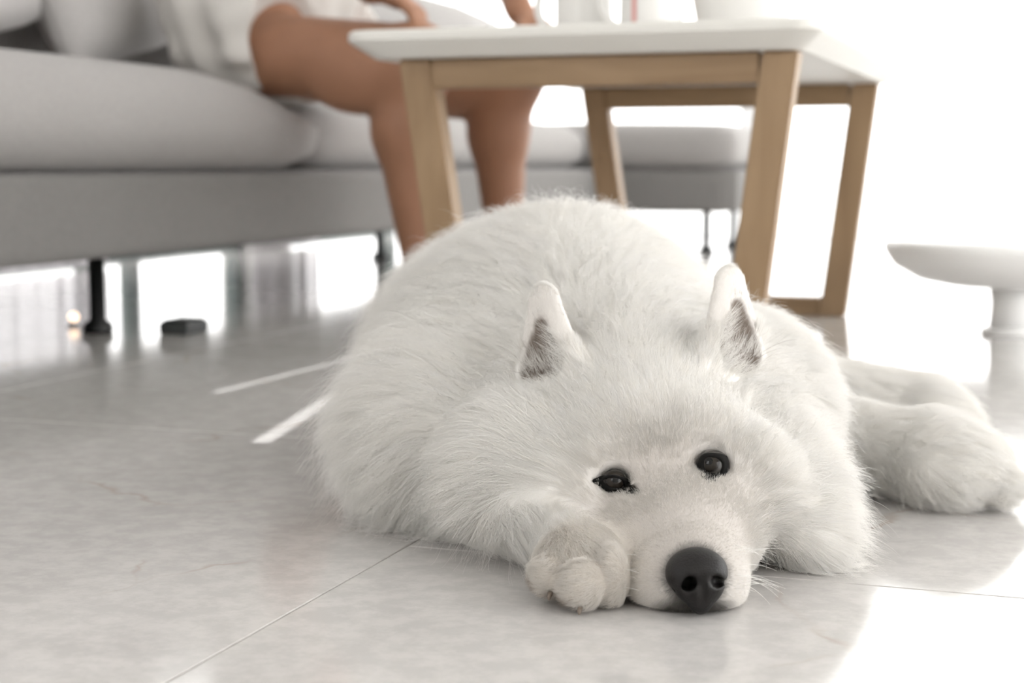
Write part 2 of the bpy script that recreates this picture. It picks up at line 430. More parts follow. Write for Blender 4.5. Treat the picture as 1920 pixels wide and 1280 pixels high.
S(cushion('backrest', (-2.34, 0.9, 0.30), (-2.02, 5.6, 0.84), M['fabric'], None, 0.07, 0.0))
for (lx, ly) in ((-1.55, 2.30), (-1.55, 1.10), (-1.95, 1.10), (-1.97, 4.4), (-1.12, 5.06), (-1.12, 5.48)):
    lg = bm_obj('sofa_leg', lathe_bm([(0, 0), (0.024, 0), (0.026, 0.006), (0.024, 0.016), (0.0135, 0.022), (0.0135, ZB + 0.01), (0, ZB + 0.01)], 20), M['black'], None, True)
    lg.location = Vector((lx, ly, 0)) - O; lg.parent = sofa

def pillow(name, loc, w, h, t, rot, label):
    bm = bmesh.new()
    bmesh.ops.create_cube(bm, size=2.0)
    bmesh.ops.subdivide_edges(bm, edges=bm.edges[:], cuts=16, use_grid_fill=True)
    for v in bm.verts:
        x, y, z = v.co
        e = (1 - abs(y) ** 2.6) * (1 - abs(z) ** 2.6)
        pin = 1 - 0.05 * (1 - abs(y) ** 2) * abs(z) ** 3
        v.co = (x * t / 2 * (0.10 + 0.90 * max(0, e) ** 0.55), y * w / 2 * (1 - 0.05 * (1 - z * z)) * (1 - 0.13 * z ** 4), z * h / 2 * (1 - 0.05 * (1 - y * y)) * (1 - 0.08 * y ** 4))
        v.co.x += 0.006 * math.sin(9 * y + 5 * z) * max(0, e)
    o = bm_obj(name, bm, M['pillow'], None, True)
    o.location = loc; o.rotation_euler = rot
    return tag(o, label, 'pillow', 'loose back cushions on the sofa')
pillow('sofa_pillow', (-1.885, 2.29, 0.725), 0.54, 0.50, 0.22, (math.radians(12), math.radians(-12), 0), 'pale grey back cushion at the left picture edge')
pillow('sofa_pillow', (-1.885, 2.80, 0.725), 0.48, 0.50, 0.20, (math.radians(13), math.radians(-12), math.radians(2)), 'pale grey back cushion between the left edge cushion and the person')
pillow('sofa_pillow', (-1.90, 3.34, 0.725), 0.54, 0.50, 0.20, (math.radians(8), math.radians(-12), 0), 'pale grey back cushion right behind the seated person')

# black box standing on the floor behind the sofa
bx = empty('power_box', (-1.406, 2.336, 0)); tag(bx, 'flat black box on the floor under the sofa beside the black leg', 'box')
box('housing', (-0.028, -0.035, 0.0), (0.028, 0.035, 0.022), M['dark'], bx, 0.005)
box('cover', (-0.022, -0.029, 0.022), (0.022, 0.029, 0.025), M['black'], bx, 0.0015)

gm, gnt, gb = mat_new('warm_glow')
gb.inputs['Base Color'].default_value = (1, 0.8, 0.65, 1); gb.inputs['Emission Color'].default_value = (1.0, 0.72, 0.52, 1); gb.inputs['Emission Strength'].default_value = 1.6
nl = empty('night_light', (-1.660, 2.390, 0)); tag(nl, 'tiny round warm light glowing on the floor under the sofa', 'light')
bm_obj('bulb', lathe_bm([(0, 0.006)] + [(0.009 * math.sin(a), 0.015 - 0.009 * math.cos(a)) for a in [math.pi * k / 10 for k in range(1, 10)]] + [(0, 0.024)], 20), gm, nl, True)
bm_obj('base', lathe_bm([(0, 0), (0.010, 0), (0.010, 0.007), (0, 0.008)], 20), M['frame'], nl, True)

# ------------------------------------------------------------------ coffee table
TX0, TX1, TY0, TY1, TZ0, TZ1 = -0.985, -0.315, 2.07, 3.14, 0.43, 0.468
table = empty('coffee_table', ((TX0 + TX1) / 2, (TY0 + TY1) / 2, 0))
tag(table, 'coffee table with white top and slanted oak frame legs', 'table')
O2 = table.location.copy()
def T(o):
    o.location = -O2; o.parent = table; return o
# top: chamfered underside and rounded corners
def rr(x0, x1, y0, y1, r, n=6):
    pts = []
    for cx, cy, a0 in ((x1 - r, y1 - r, 0), (x0 + r, y1 - r, 90), (x0 + r, y0 + r, 180), (x1 - r, y0 + r, 270)):
        for i in range(n + 1):
            a = math.radians(a0 + 90 * i / n); pts.append((cx + r * math.cos(a), cy + r * math.sin(a)))
    return pts
bm = bmesh.new(); loops = []
for ins, z in ((0.030, TZ0), (0.004, TZ0 + 0.020), (0.0, TZ0 + 0.024), (0.0, TZ1 - 0.004), (0.004, TZ1)):
    loops.append([bm.verts.new((x, y, z)) for x, y in rr(TX0 + ins, TX1 - ins, TY0 + ins, TY1 - ins, 0.035)])
for A, B in zip(loops[:-1], loops[1:]):
    for i in range(len(A)):
        bm.faces.new((A[i], A[(i + 1) % len(A)], B[(i + 1) % len(A)], B[i]))
bm.faces.new(loops[0][::-1]); bm.faces.new(loops[-1])
T(bm_obj('table_top', bm, M['slab']))
def bar(name, a, b, wx, wy, mat):           # a square bar from a to b, its ends level
    q = lambda c: [(c[0] - wx / 2, c[1] - wy / 2, c[2]), (c[0] + wx / 2, c[1] - wy / 2, c[2]), (c[0] + wx / 2, c[1] + wy / 2, c[2]), (c[0] - wx / 2, c[1] + wy / 2, c[2])]
    return T(bm_obj(name, hexa_bm(q(a), q(b), 0.003), mat))
for yy in (2.135, 3.02):
    bar('leg', (-0.825, yy, 0.0), (-0.892, yy, TZ0 - 0.0005), 0.048, 0.04, M['wood'])
    bar('leg', (-0.425, yy, 0.0), (-0.374, yy, TZ0 - 0.0005), 0.048, 0.04, M['wood'])
    T(box('top_rail', (-0.866, yy - 0.018, TZ0 - 0.042), (-0.402, yy + 0.018, TZ0 - 0.001), M['wood_h'], None, 0.003))
    T(box('bottom_rail', (-0.802, yy - 0.018, 0.0), (-0.448, yy + 0.018, 0.035), M['wood_h'], None, 0.003))

# things on the table
def mug(name, loc, r, h, hand_dir, label, stripe=False):
    e = empty(name, loc)
    tag(e, label, 'mug')
    bm_ = lathe_bm([(0, 0), (r * 0.86, 0), (r * 0.95, 0.006), (r, 0.02), (r, h), (r - 0.003, h + 0.0015), (r - 0.005, h), (r - 0.005, 0.012), (0, 0.010)], 40)
    bm_obj('cup_body', bm_, M['ceramic'], e, True)
    c, s = math.cos(hand_dir), math.sin(hand_dir)
    pts = []
    for i in range(15):
        a = math.radians(100 - 200 * i / 14)
        d = r - 0.003 + 0.030 * max(0, math.cos(a)) ; pts.append((c * d, s * d, h * 0.53 + 0.038 * math.sin(a)))
    bm_obj('handle', tube_bm(pts, 0.0065, 12), M['ceramic'], e, True)
    if stripe:
        a0 = math.radians(-112); n = 4; v = []; f = []
        for i in range(n + 1):
            a = a0 + 0.16 * i / n
            v += [((r + 0.0006) * math.cos(a), (r + 0.0006) * math.sin(a), 0.012), ((r + 0.0006) * math.cos(a), (r + 0.0006) * math.sin(a), h * 0.8)]
        for i in range(n): f.append((2 * i, 2 * i + 2, 2 * i + 3, 2 * i + 1))
        mesh_obj('painted_stripe', v, f, M['pink'], e, True)
    return e
mug('mug', (-0.715, 2.36, TZ1), 0.043, 0.095, math.radians(195), 'white mug with its handle towards the seated person')
mug('mug', (-0.595, 2.30, TZ1), 0.046, 0.095, math.radians(200), 'white mug with a pink painted stripe in the middle of the table', True)
bw = empty('serving_bowl', (-0.485, 2.42, TZ1)); tag(bw, 'wide white ceramic bowl at the right end of the table', 'bowl')
bm_obj('bowl_body', lathe_bm([(0, 0), (0.062, 0), (0.064, 0.008), (0.070, 0.03), (0.078, 0.07), (0.082, 0.11), (0.079, 0.111), (0.075, 0.07), (0.06, 0.018), (0, 0.014)], 48), M['ceramic'], bw, True)
bm_obj('foot_ring', lathe_bm([(0.050, 0.0), (0.062, 0.0), (0.063, 0.006), (0.050, 0.006)], 40), M['ceramic'], bw, True)
pn = empty('pen', (-0.80, 2.20, TZ1)); tag(pn, 'short white pen lying on the table beside the mug', 'pen')
bm_obj('barrel', tube_bm([(-0.012, 0.05, 0.0065), (0.0, 0.0, 0.0065), (0.012, -0.05, 0.0065)], 0.0063, 14), M['ceramic'], pn, True)
bm_obj('tip', tube_bm([(0.012, -0.05, 0.0065), (0.0145, -0.06, 0.0065)], [0.006, 0.002], 12), M['frame'], pn, True)

# low round stool by the window
st = empty('round_stool', (-0.10, 2.78, 0)); tag(st, 'low white round stool on a thick pedestal by the right edge', 'stool')
bm_obj('seat', lathe_bm([(0, 0.080), (0.10, 0.082), (0.15, 0.092), (0.19, 0.115), (0.205, 0.138), (0.206, 0.148), (0.198, 0.155), (0, 0.158)], 64), M['white_gloss'], st, True)
bm_obj('pedestal', lathe_bm([(0, 0.012), (0.032, 0.012), (0.03, 0.05), (0.034, 0.086), (0, 0.086)], 32), M['white_gloss'], st, True)
bm_obj('base', lathe_bm([(0, 0), (0.045, 0), (0.046, 0.006), (0.040, 0.012), (0, 0.014)], 48), M['white_gloss'], st, True)

# ------------------------------------------------------------------ helpers: blended solid shapes -> one continuous mesh
class Field:
    """Signed distance grid: smooth unions and cuts of ellipsoids and tapered capsules, meshed with surface nets."""
    def __init__(s, lo, hi, h):
        s.lo = np.array(lo, np.float32); s.h = h
        s.n = np.ceil((np.array(hi) - np.array(lo)) / h).astype(int) + 1
        s.f = np.full(s.n, 0.2, np.float32)
    def _sub(s, lo, hi, pad):
        a = np.clip(np.floor((np.array(lo) - pad - s.lo) / s.h).astype(int), 0, s.n)
        b = np.clip(np.ceil((np.array(hi) + pad - s.lo) / s.h).astype(int) + 1, 0, s.n)
        if (b <= a).any(): return None
        ax = [s.lo[i] + s.h * np.arange(a[i], b[i], dtype=np.float32) for i in range(3)]
        X, Y, Z = np.meshgrid(*ax, indexing='ij')
        return (slice(a[0], b[0]), slice(a[1], b[1]), slice(a[2], b[2])), X, Y, Z
    def _mix(s, sl, d, k, cut):
        g = s.f[sl]
        if cut:
            m = np.maximum(k - np.abs(g + d), 0) / k
            s.f[sl] = np.maximum(g, -d) + m * m * k * 0.25
        else:
            m = np.maximum(k - np.abs(g - d), 0) / k
            s.f[sl] = np.minimum(g, d) - m * m * k * 0.25
    def ell(s, c, r, k=0.02, rot=None, cut=False):
        R = np.array(rot, np.float32) if rot is not None else np.eye(3, dtype=np.float32)
        mx = max(r) if rot is not None else None
        rr_ = np.array([mx] * 3) if rot is not None else np.array(r)
        got = s._sub(np.array(c) - rr_, np.array(c) + rr_, k + 0.012)
        if got is None: return
        sl, X, Y, Z = got
        X = X - c[0]; Y = Y - c[1]; Z = Z - c[2]
        q = [R[i][0] * X + R[i][1] * Y + R[i][2] * Z for i in range(3)]
        k0 = np.sqrt(sum((q[i] / r[i]) ** 2 for i in range(3))) + 1e-6
        k1 = np.sqrt(sum((q[i] / r[i] ** 2) ** 2 for i in range(3))) + 1e-6
        s._mix(sl, k0 * (k0 - 1) / k1, k, cut)
    def rc(s, a, b, ra, rb, k=0.02, cut=False, flat=None):
        """tapered capsule; flat = (unit normal, factor) squeezes it along that normal"""
        a = np.array(a, np.float32); b = np.array(b, np.float32); m = max(ra, rb)
        got = s._sub(np.minimum(a, b) - m, np.maximum(a, b) + m, k + 0.012)
        if got is None: return
        sl, X, Y, Z = got
        d = b - a; L = float(d @ d) + 1e-12
        px, py, pz = X - a[0], Y - a[1], Z - a[2]
        t = np.clip((px * d[0] + py * d[1] + pz * d[2]) / L, 0, 1)
        px, py, pz = px - t * d[0], py - t * d[1], pz - t * d[2]
        if flat is not None:
            n, fac = flat
            dn = (px * n[0] + py * n[1] + pz * n[2]) * (1 / fac - 1)
            px, py, pz = px + dn * n[0], py + dn * n[1], pz + dn * n[2]
        dist = np.sqrt(px * px + py * py + pz * pz) - (ra + (rb - ra) * t)
        if flat is not None: dist = dist * (0.5 + 0.5 * flat[1])
        s._mix(sl, dist, k, cut)
    def floor(s, z):
        Z = s.lo[2] + s.h * np.arange(s.n[2], dtype=np.float32)
        s.f = np.maximum(s.f, (z - Z)[None, None, :])
    def noise(s, amp, scale, seed=0):
        r = np.random.default_rng(seed)
        ax = [s.lo[i] + s.h * np.arange(s.n[i], dtype=np.float32) for i in range(3)]
        X, Y, Z = np.meshgrid(*ax, indexing='ij')
        for _ in range(5):
            k = r.normal(size=3) * scale; ph = r.uniform(0, 6.28)
            s.f += amp / 2 * np.sin(k[0] * X + k[1] * Y + k[2] * Z + ph).astype(np.float32)
    def value(s, p):
        q = (np.asarray(p) - s.lo) / s.h
        i = np.clip(np.floor(q).astype(int), 0, s.n - 2); t = np.clip(q - i, 0, 1)
        r = 0
        for dx in (0, 1):
            for dy in (0, 1):
                for dz in (0, 1):
                    w_ = (t[..., 0] if dx else 1 - t[..., 0]) * (t[..., 1] if dy else 1 - t[..., 1]) * (t[..., 2] if dz else 1 - t[..., 2])
                    r = r + w_ * s.f[i[..., 0] + dx, i[..., 1] + dy, i[..., 2] + dz]
        return r
    def normal(s, p):
        p = np.asarray(p, float); e = s.h * 1.2
        g = np.stack([s.value(p + e * np.eye(3)[i]) - s.value(p - e * np.eye(3)[i]) for i in range(3)], -1)
        return g / (np.linalg.norm(g, axis=-1, keepdims=True) + 1e-9)
    def mesh(s):
        f = s.f; sg = f < 0
        n = s.n
        cnt = np.zeros(n - 1, np.int8)
        for dx in (0, 1):
            for dy in (0, 1):
                for dz in (0, 1):
                    cnt += sg[dx:n[0] - 1 + dx, dy:n[1] - 1 + dy, dz:n[2] - 1 + dz]
        act = (cnt > 0) & (cnt < 8)
        idx = np.argwhere(act)
        vid = np.full(n - 1, -1, np.int64); vid[act] = np.arange(len(idx))
        corners = [(dx, dy, dz) for dx in (0, 1) for dy in (0, 1) for dz in (0, 1)]
        val = {c: f[idx[:, 0] + c[0], idx[:, 1] + c[1], idx[:, 2] + c[2]] for c in corners}
        acc = np.zeros((len(idx), 3)); num = np.zeros(len(idx))
        for c in corners:
            for a in range(3):
                if c[a]: continue
                c2 = list(c); c2[a] = 1; c2 = tuple(c2)
                va, vb = val[c], val[c2]
                cr = (va < 0) != (vb < 0)
                t = np.where(cr, va / np.where(cr, va - vb, 1), 0)
                pt = np.tile(np.array(c, float), (len(idx), 1)); pt[:, a] += t
                acc[cr] += pt[cr]; num[cr] += 1
        verts = s.lo + s.h * (idx + acc / num[:, None])
        faces = []
        for a in range(3):
            b, c = (a + 1) % 3, (a + 2) % 3
            s0 = [slice(None)] * 3; s1 = [slice(None)] * 3
            s0[a] = slice(0, -1); s1[a] = slice(1, None)
            A, B = sg[tuple(s0)], sg[tuple(s1)]
            e = np.argwhere(A != B)
            ok = (e[:, b] > 0) & (e[:, c] > 0) & (e[:, b] < n[b] - 1) & (e[:, c] < n[c] - 1)
            e = e[ok]
            flip = A[e[:, 0], e[:, 1], e[:, 2]]
            def V(db, dc):
                q = e.copy(); q[:, b] -= db; q[:, c] -= dc
                return vid[q[:, 0], q[:, 1], q[:, 2]]
            quad = np.stack([V(1, 1), V(0, 1), V(0, 0), V(1, 0)], 1)
            quad[~flip] = quad[~flip][:, ::-1]
            faces.append(quad)
        return verts, np.concatenate(faces)

def np_mesh_obj(name, verts, quads, mat, parent=None, tint=None):
    me = bpy.data.meshes.new(name)
    me.vertices.add(len(verts)); me.vertices.foreach_set('co', np.ascontiguousarray(verts, np.float32).ravel())
    me.loops.add(quads.size); me.loops.foreach_set('vertex_index', np.ascontiguousarray(quads, np.int32).ravel())
    me.polygons.add(len(quads)); me.polygons.foreach_set('loop_start', np.arange(0, quads.size, 4, dtype=np.int32))
    me.polygons.foreach_set('use_smooth', np.ones(len(quads), bool))
    me.update(calc_edges=True); me.validate()
    if tint is not None:
        at = me.attributes.new('tint', 'FLOAT_COLOR', 'POINT')
        at.data.foreach_set('color', np.concatenate([tint, np.ones((len(tint), 1))], 1).astype(np.float32).ravel())
    o = bpy.data.objects.new(name, me); COL.objects.link(o)
    if mat: me.materials.append(mat)
    if parent: o.parent = parent
    return o

# ------------------------------------------------------------------ the seated person
PO = np.array([-1.55, 2.9, 0.0])
def build_person():
    g = Field((-2.05, 2.45, -0.005), (-0.62, 3.45, 1.42), 0.0055)
    # legs: near (towards the camera) and far; hip, knee, ankle, toes
    for hip, knee, ank, toe in (((-1.56, 2.80, 0.495), (-1.150, 2.725, 0.468), (-1.142, 2.74, 0.085), (-0.97, 2.72, 0.028)),
                                ((-1.56, 3.00, 0.495), (-1.08, 3.055, 0.468), (-1.09, 3.06, 0.085), (-0.92, 3.06, 0.028))):
        hip, knee, ank, toe = map(np.array, (hip, knee, ank, toe))
        g.rc(hip, knee, 0.082, 0.068, 0.03)
        g.ell(knee + (-0.10, 0, -0.035), (0.10, 0.058, 0.060), 0.04)
        g.ell(knee + (0.012, 0, 0.004), (0.058, 0.056, 0.062), 0.03)
        calf = knee + (ank - knee) * 0.33 + np.array((-0.022, 0, 0))
        g.rc(knee + (0, 0, -0.04), calf, 0.054, 0.058, 0.03)
        g.rc(calf, ank, 0.056, 0.033, 0.03)
        g.ell(ank + (-0.03, 0, -0.045), (0.035, 0.031, 0.036), 0.03)
        g.rc(ank + (0.02, 0, -0.03), toe, 0.036, 0.024, 0.03)
        for i in range(5):
            b = toe + np.array((0.0, -0.030 + 0.015 * i, 0)); g.rc(b, b + (0.035 - 0.004 * abs(i - 1), 0, -0.012), 0.0125 if i else 0.015, 0.010, 0.006)
    # trunk, leaning a little forward
    g.ell((-1.570, 2.90, 0.57), (0.13, 0.175, 0.125), 0.05)
    g.rc((-1.560, 2.90, 0.62), (-1.490, 2.90, 0.92), 0.125, 0.12, 0.06)
    g.ell((-1.475, 2.90, 0.95), (0.105, 0.165, 0.12), 0.06)
    g.rc((-1.460, 2.90, 1.03), (-1.440, 2.90, 1.13), 0.055, 0.05, 0.03)
    # head, turned to the table
    g.ell((-1.415, 2.90, 1.245), (0.095, 0.075, 0.108), 0.03)
    g.ell((-1.355, 2.90, 1.195), (0.05, 0.052, 0.05), 0.03)
    g.rc((-1.322, 2.90, 1.245), (-1.302, 2.90, 1.215), 0.009, 0.014, 0.015)
    g.ell((-1.312, 2.90, 1.178), (0.012, 0.024, 0.010), 0.01)
    for s_ in (-1, 1):
        g.ell((-1.410, 2.90 + 0.078 * s_, 1.235), (0.018, 0.008, 0.030), 0.008)
        g.ell((-1.322, 2.90 + 0.030 * s_, 1.250), (0.012, 0.016, 0.010), 0.012, cut=True)
        g.ell((-1.335, 2.90 + 0.030 * s_, 1.250), (0.013, 0.013, 0.011), 0.004)
    # arms: near hand resting on the near knee, far hand on the table edge
    arms = (((-1.47, 2.735, 1.00), (-1.35, 2.64, 0.755), (-1.235, 2.725, 0.60), np.array((0.93, 0.02, -0.36)), np.array((0.0, 1.0, 0.0)), 0.35),
            ((-1.47, 3.065, 1.00), (-1.20, 3.17, 0.82), (-1.035, 2.99, 0.575), np.array((0.80, -0.30, -0.50)), np.array((0.35, 0.93, 0.0)), 0.25))
    for sh, el, wr, fd, sd_, curl in arms:
        sh, el, wr = map(np.array, (sh, el, wr)); fd = fd / np.linalg.norm(fd); sd_ = sd_ / np.linalg.norm(sd_)
        g.rc(sh, el, 0.055, 0.042, 0.03); g.rc(el, wr, 0.041, 0.027, 0.02)
        dn = np.cross(fd, sd_); dn = dn / np.linalg.norm(dn)
        if dn[2] > 0: dn = -dn
        g.rc(wr, wr + fd * 0.055, 0.028, 0.034, 0.02, flat=(dn, 0.5))
        pc = wr + fd * 0.075
        for i in range(4):
            o_ = (i - 1.5) * 0.0195
            ln = (0.030, 0.034, 0.032, 0.025)[i]
            a = pc + sd_ * o_; d1 = fd * math.cos(curl) + dn * math.sin(curl)
            b = a + d1 * ln; d2 = fd * math.cos(2.4 * curl) + dn * math.sin(2.4 * curl)
            c = b + d2 * ln * 0.8
            g.rc(a, b, 0.0098, 0.009, 0.004); g.rc(b, c, 0.009, 0.0078, 0.004)
        tside = -1 if sh[1] > 2.9 else 1
        a = wr + fd * 0.03 + sd_ * 0.022 * tside; b = a + (fd * 0.6 + sd_ * 0.75 * tside + dn * 0.2) * 0.035; c = b + (fd * 0.95 + sd_ * 0.2 * tside + dn * 0.2) * 0.028
        g.rc(a, b, 0.0125, 0.0105, 0.01); g.rc(b, c, 0.0105, 0.0085, 0.004)
    v, q = g.mesh()
    person = np_mesh_obj('person', v - PO, q, M['skin'])
    person.location = PO
    tag(person, 'person in a loose white shirt with bare legs sitting on the sofa', 'person')
    # loose shirt: body offset with folds, open below the hem
    s = Field((-1.95, 2.45, 0.40), (-1.05, 3.42, 1.15), 0.0065)
    s.ell((-1.570, 2.90, 0.575), (0.145, 0.205, 0.13), 0.05)
    s.rc((-1.560, 2.90, 0.62), (-1.490, 2.90, 0.95), 0.145, 0.135, 0.07)
    s.ell((-1.480, 2.90, 0.97), (0.13, 0.205, 0.115), 0.06)
    s.rc((-1.56, 2.79, 0.535), (-1.50, 2.765, 0.530), 0.112, 0.100, 0.05)
    s.rc((-1.56, 3.01, 0.535), (-1.45, 3.035, 0.525), 0.112, 0.096, 0.05)
    s.rc((-1.47, 2.735, 1.00), (-1.375, 2.665, 0.80), 0.085, 0.075, 0.04)
    s.rc((-1.47, 3.065, 1.00), (-1.25, 3.15, 0.84), 0.085, 0.075, 0.04)
    s.rc((-1.46, 2.90, 1.02), (-1.45, 2.90, 1.09), 0.085, 0.062, 0.03)
    s.noise(0.0085, 26, 3); s.noise(0.0035, 52, 4); s.f -= 0.012
    # hem and cuffs: cut flat ends and hollow them a little
    s.rc((-1.36, 2.75, 0.52), (-1.30, 2.745, 0.52), 0.125, 0.14, 0.012, cut=True)
    s.rc((-1.30, 3.04, 0.52), (-1.25, 3.045, 0.52), 0.125, 0.14, 0.012, cut=True)
    s.rc((-1.45, 2.90, 1.12), (-1.45, 2.90, 1.2), 0.05, 0.05, 0.01, cut=True)
    v, q = s.mesh()
    o = np_mesh_obj('shirt', v - PO, q, M['shirt'], person); o['label'] = 'loose white cotton shirt with soft folds'
    hr = Field((-1.66, 2.75, 0.95), (-1.22, 3.05, 1.40), 0.006)
    hr.ell((-1.435, 2.90, 1.262), (0.098, 0.088, 0.108), 0.02)
    hr.rc((-1.490, 2.90, 1.22), (-1.530, 2.90, 1.06), 0.07, 0.05, 0.03)
    hr.ell((-1.290, 2.90, 1.19), (0.085, 0.066, 0.085), 0.02, cut=True)
    v, q = hr.mesh()
    np_mesh_obj('hair', v - PO, q, M['hair_dark'], person)['label'] = 'dark tied-back hair'
build_person()

# ------------------------------------------------------------------ the dog
# modelled in a frame whose y axis runs along the lens axis over the floor (origin under the lens), then turned into the room
def pt(u, v, Y):
    a, b = (u - 960) / F, (640 - v) / F
    t = Y / (cp + b * sp)
    return np.array((a * t, Y, CAMZ + (-sp + b * cp) * t))
def ray(u, v):
    a, b = (u - 960) / F, (640 - v) / F
    d = np.array((a, cp + b * sp, -sp + b * cp)); return d / np.linalg.norm(d)
DO = np.array((0.08, 1.35, 0.0))
RZ = Matrix.Rotation(YAW, 3, 'Z')

def build_dog():
    g = Field((-0.20, 0.935, -0.006), (0.47, 1.93, 0.262), 0.003)
    # trunk, haunches, shoulders
    g.ell((0.035, 1.53, 0.100), (0.165, 0.31, 0.122), 0.05)
    g.rc((0.10, 1.62, 0.09), (0.25, 1.47, 0.05), 0.10, 0.05, 0.05)
    g.ell((-0.050, 1.27, 0.062), (0.080, 0.10, 0.076), 0.06)
    g.ell((0.180, 1.285, 0.085), (0.075, 0.10, 0.078), 0.05)
    g.rc((0.09, 1.20, 0.085), (0.05, 1.42, 0.115), 0.075, 0.115, 0.05)
    # ruff
    g.ell((0.105, 1.195, 0.062), (0.115, 0.070, 0.080), 0.04)
    g.ell(pt(1465, 925, 1.14), (0.040, 0.043, 0.050), 0.04)
    g.ell(pt(985, 896, 1.132), (0.048, 0.046, 0.046), 0.065)
    # skull, brow, cheeks, muzzle
    g.ell(pt(1212, 800, 1.145), (0.064, 0.070, 0.048), 0.03)
    g.ell(pt(1150, 845, 1.105), (0.026, 0.028, 0.022), 0.02)
    g.ell(pt(1322, 815, 1.105), (0.026, 0.028, 0.022), 0.02)
    g.ell(pt(1090, 945, 1.100), (0.040, 0.038, 0.036), 0.03)
    g.ell(pt(1405, 915, 1.095), (0.032, 0.038, 0.036), 0.03)
    g.rc(pt(1250, 905, 1.105), pt(1292, 1040, 1.015), 0.034, 0.023, 0.025)
    g.ell(pt(1215, 1030, 1.060), (0.044, 0.042, 0.036), 0.025)
    g.ell(pt(1345, 1000, 1.060), (0.026, 0.040, 0.034), 0.025)
    g.ell(pt(1265, 1090, 1.008), (0.031, 0.030, 0.026), 0.018)
    g.ell(pt(1330, 1085, 1.008), (0.025, 0.030, 0.028), 0.018)
    # ears
    ears = []
    for tip, bl, br, nrm in (((1019, 548), (975, 705), (1088, 668), (-0.70, -0.71, 0.05)), ((1368, 514), (1318, 628), (1430, 688), (0.62, -0.78, 0.05))):
        T_ = pt(*tip, 1.175); B_ = (pt(*bl, 1.165) + pt(*br, 1.165)) / 2
        n_ = np.array(nrm); n_ = n_ / np.linalg.norm(n_)
        up = T_ - B_; L_ = np.linalg.norm(up); up = up / L_
        n_ = n_ - up * (n_ @ up); n_ = n_ / np.linalg.norm(n_)
        a = B_ - up * 0.006; b = T_ - up * 0.0100
        g.rc(a, b, 0.0345, 0.0165, 0.012, flat=(n_, 0.40))
        ears.append((a, b, n_, up, L_))
    for a, b, n_, up, L_ in ears:
        g.rc(a + n_ * 0.0130 + up * 0.012, b + n_ * 0.0085 - up * 0.016, 0.0225, 0.0070, 0.005, cut=True, flat=(n_, 0.55))
    # folded front paw beside the muzzle, its forearm along the floor
    g.rc((-0.03, 1.20, 0.026), (0.03, 1.105, 0.027), 0.028, 0.021, 0.03)
    g.rc((0.03, 1.105, 0.027), pt(1078, 1045, 1.035), 0.021, 0.022, 0.02)
    g.ell(pt(1088, 1052, 1.020), (0.028, 0.027, 0.019), 0.012)
    toes = [(pt(1037, 1072, 1.004), (0.0135, 0.017, 0.0135)), (pt(1093, 1092, 0.992), (0.0165, 0.017, 0.0165)), (pt(1147, 1080, 1.002), (0.0115, 0.018, 0.021))]
    for c, r in toes: g.ell(c, r, 0.0025)
    # other forearm under the ruff
    g.rc((0.20, 1.20, 0.03), (0.21, 1.10, 0.022), 0.03, 0.022, 0.03)
    # hind legs stretched out to the side
    g.rc((0.255, 1.40, 0.045), (0.355, 1.315, 0.036), 0.036, 0.031, 0.03)
    g.ell((0.366, 1.298, 0.034), (0.042, 0.038, 0.032), 0.02)
    g.ell((0.352, 1.34, 0.050), (0.022, 0.022, 0.020), 0.02)
    g.rc((0.24, 1.56, 0.055), (0.39, 1.53, 0.046), 0.044, 0.032, 0.03)
    g.ell((0.405, 1.51, 0.038), (0.034, 0.040, 0.030), 0.02)
    for k_ in range(3):
        g.ell((0.394, 1.278 + 0.020 * k_, 0.024), (0.018, 0.012, 0.018), 0.006)
        g.ell((0.432, 1.49 + 0.020 * k_, 0.022), (0.016, 0.011, 0.014), 0.005)
    # tail, curled behind
    g.rc((0.02, 1.83, 0.07), (-0.08, 1.80, 0.035), 0.035, 0.03, 0.03)

    def hit(u, v):
        d = ray(u, v); o_ = np.array((0, 0, CAMZ))
        t = np.arange(0.94, 2.1, 0.0015); P_ = o_ + t[:, None] * d
        inside = (P_ >= g.lo).all(1) & (P_ <= g.lo + g.h * (g.n - 1)).all(1)
        val = np.where(inside, g.value(P_), 1.0)
        k_ = np.argmax(val < 0)
        return P_[k_] if val[k_] < 0 else None
    eyes = []
    for (u, v) in ((1153, 904), (1337, 874)):
        e = hit(u, v); eyes.append(e)
    for e in eyes:
        g.ell(e + (0, 0.006, 0), (0.0105, 0.012, 0.0080), 0.008, cut=True)
    g.ell(pt(1305, 1080, 0.972) + (0.001, 0.002, 0), (0.0145, 0.016, 0.0115), 0.006, cut=True)
    g.floor(0.0015)
    g.f = np.minimum(g.f, 0.2)
    v, q = g.mesh()
    return g, v, q, eyes, ears, hit, toes

def tinted_material(name, rough, trans=0.0, spec=0.2):
    m, nt, b = mat_new(name)
    at = nt.nodes.new('ShaderNodeAttribute'); at.attribute_name = 'tint'
    nt.links.new(at.outputs['Color'], b.inputs['Base Color'])
    b.inputs['Roughness'].default_value = rough
    b.inputs['Specular IOR Level'].default_value = spec
    if trans:
        nt.nodes.remove(b); b = nt.nodes.new('ShaderNodeBsdfDiffuse'); nt.links.new(at.outputs['Color'], b.inputs[0])
        tl = nt.nodes.new('ShaderNodeBsdfTranslucent'); nt.links.new(at.outputs['Color'], tl.inputs[0])
        mx = nt.nodes.new('ShaderNodeMixShader'); mx.inputs[0].default_value = trans
        nt.links.new(b.outputs[0], mx.inputs[1]); nt.links.new(tl.outputs[0], mx.inputs[2])
        nt.links.new(mx.outputs[0], nt.nodes['Material Output'].inputs[0])
    return m
M['dogskin'] = tinted_material('dog_skin', 0.8)
M['fur'] = tinted_material('dog_fur', 0.6, 0.35, 0.15)

def nrm(a):
    return a / (np.linalg.norm(a, axis=-1, keepdims=True) + 1e-9)

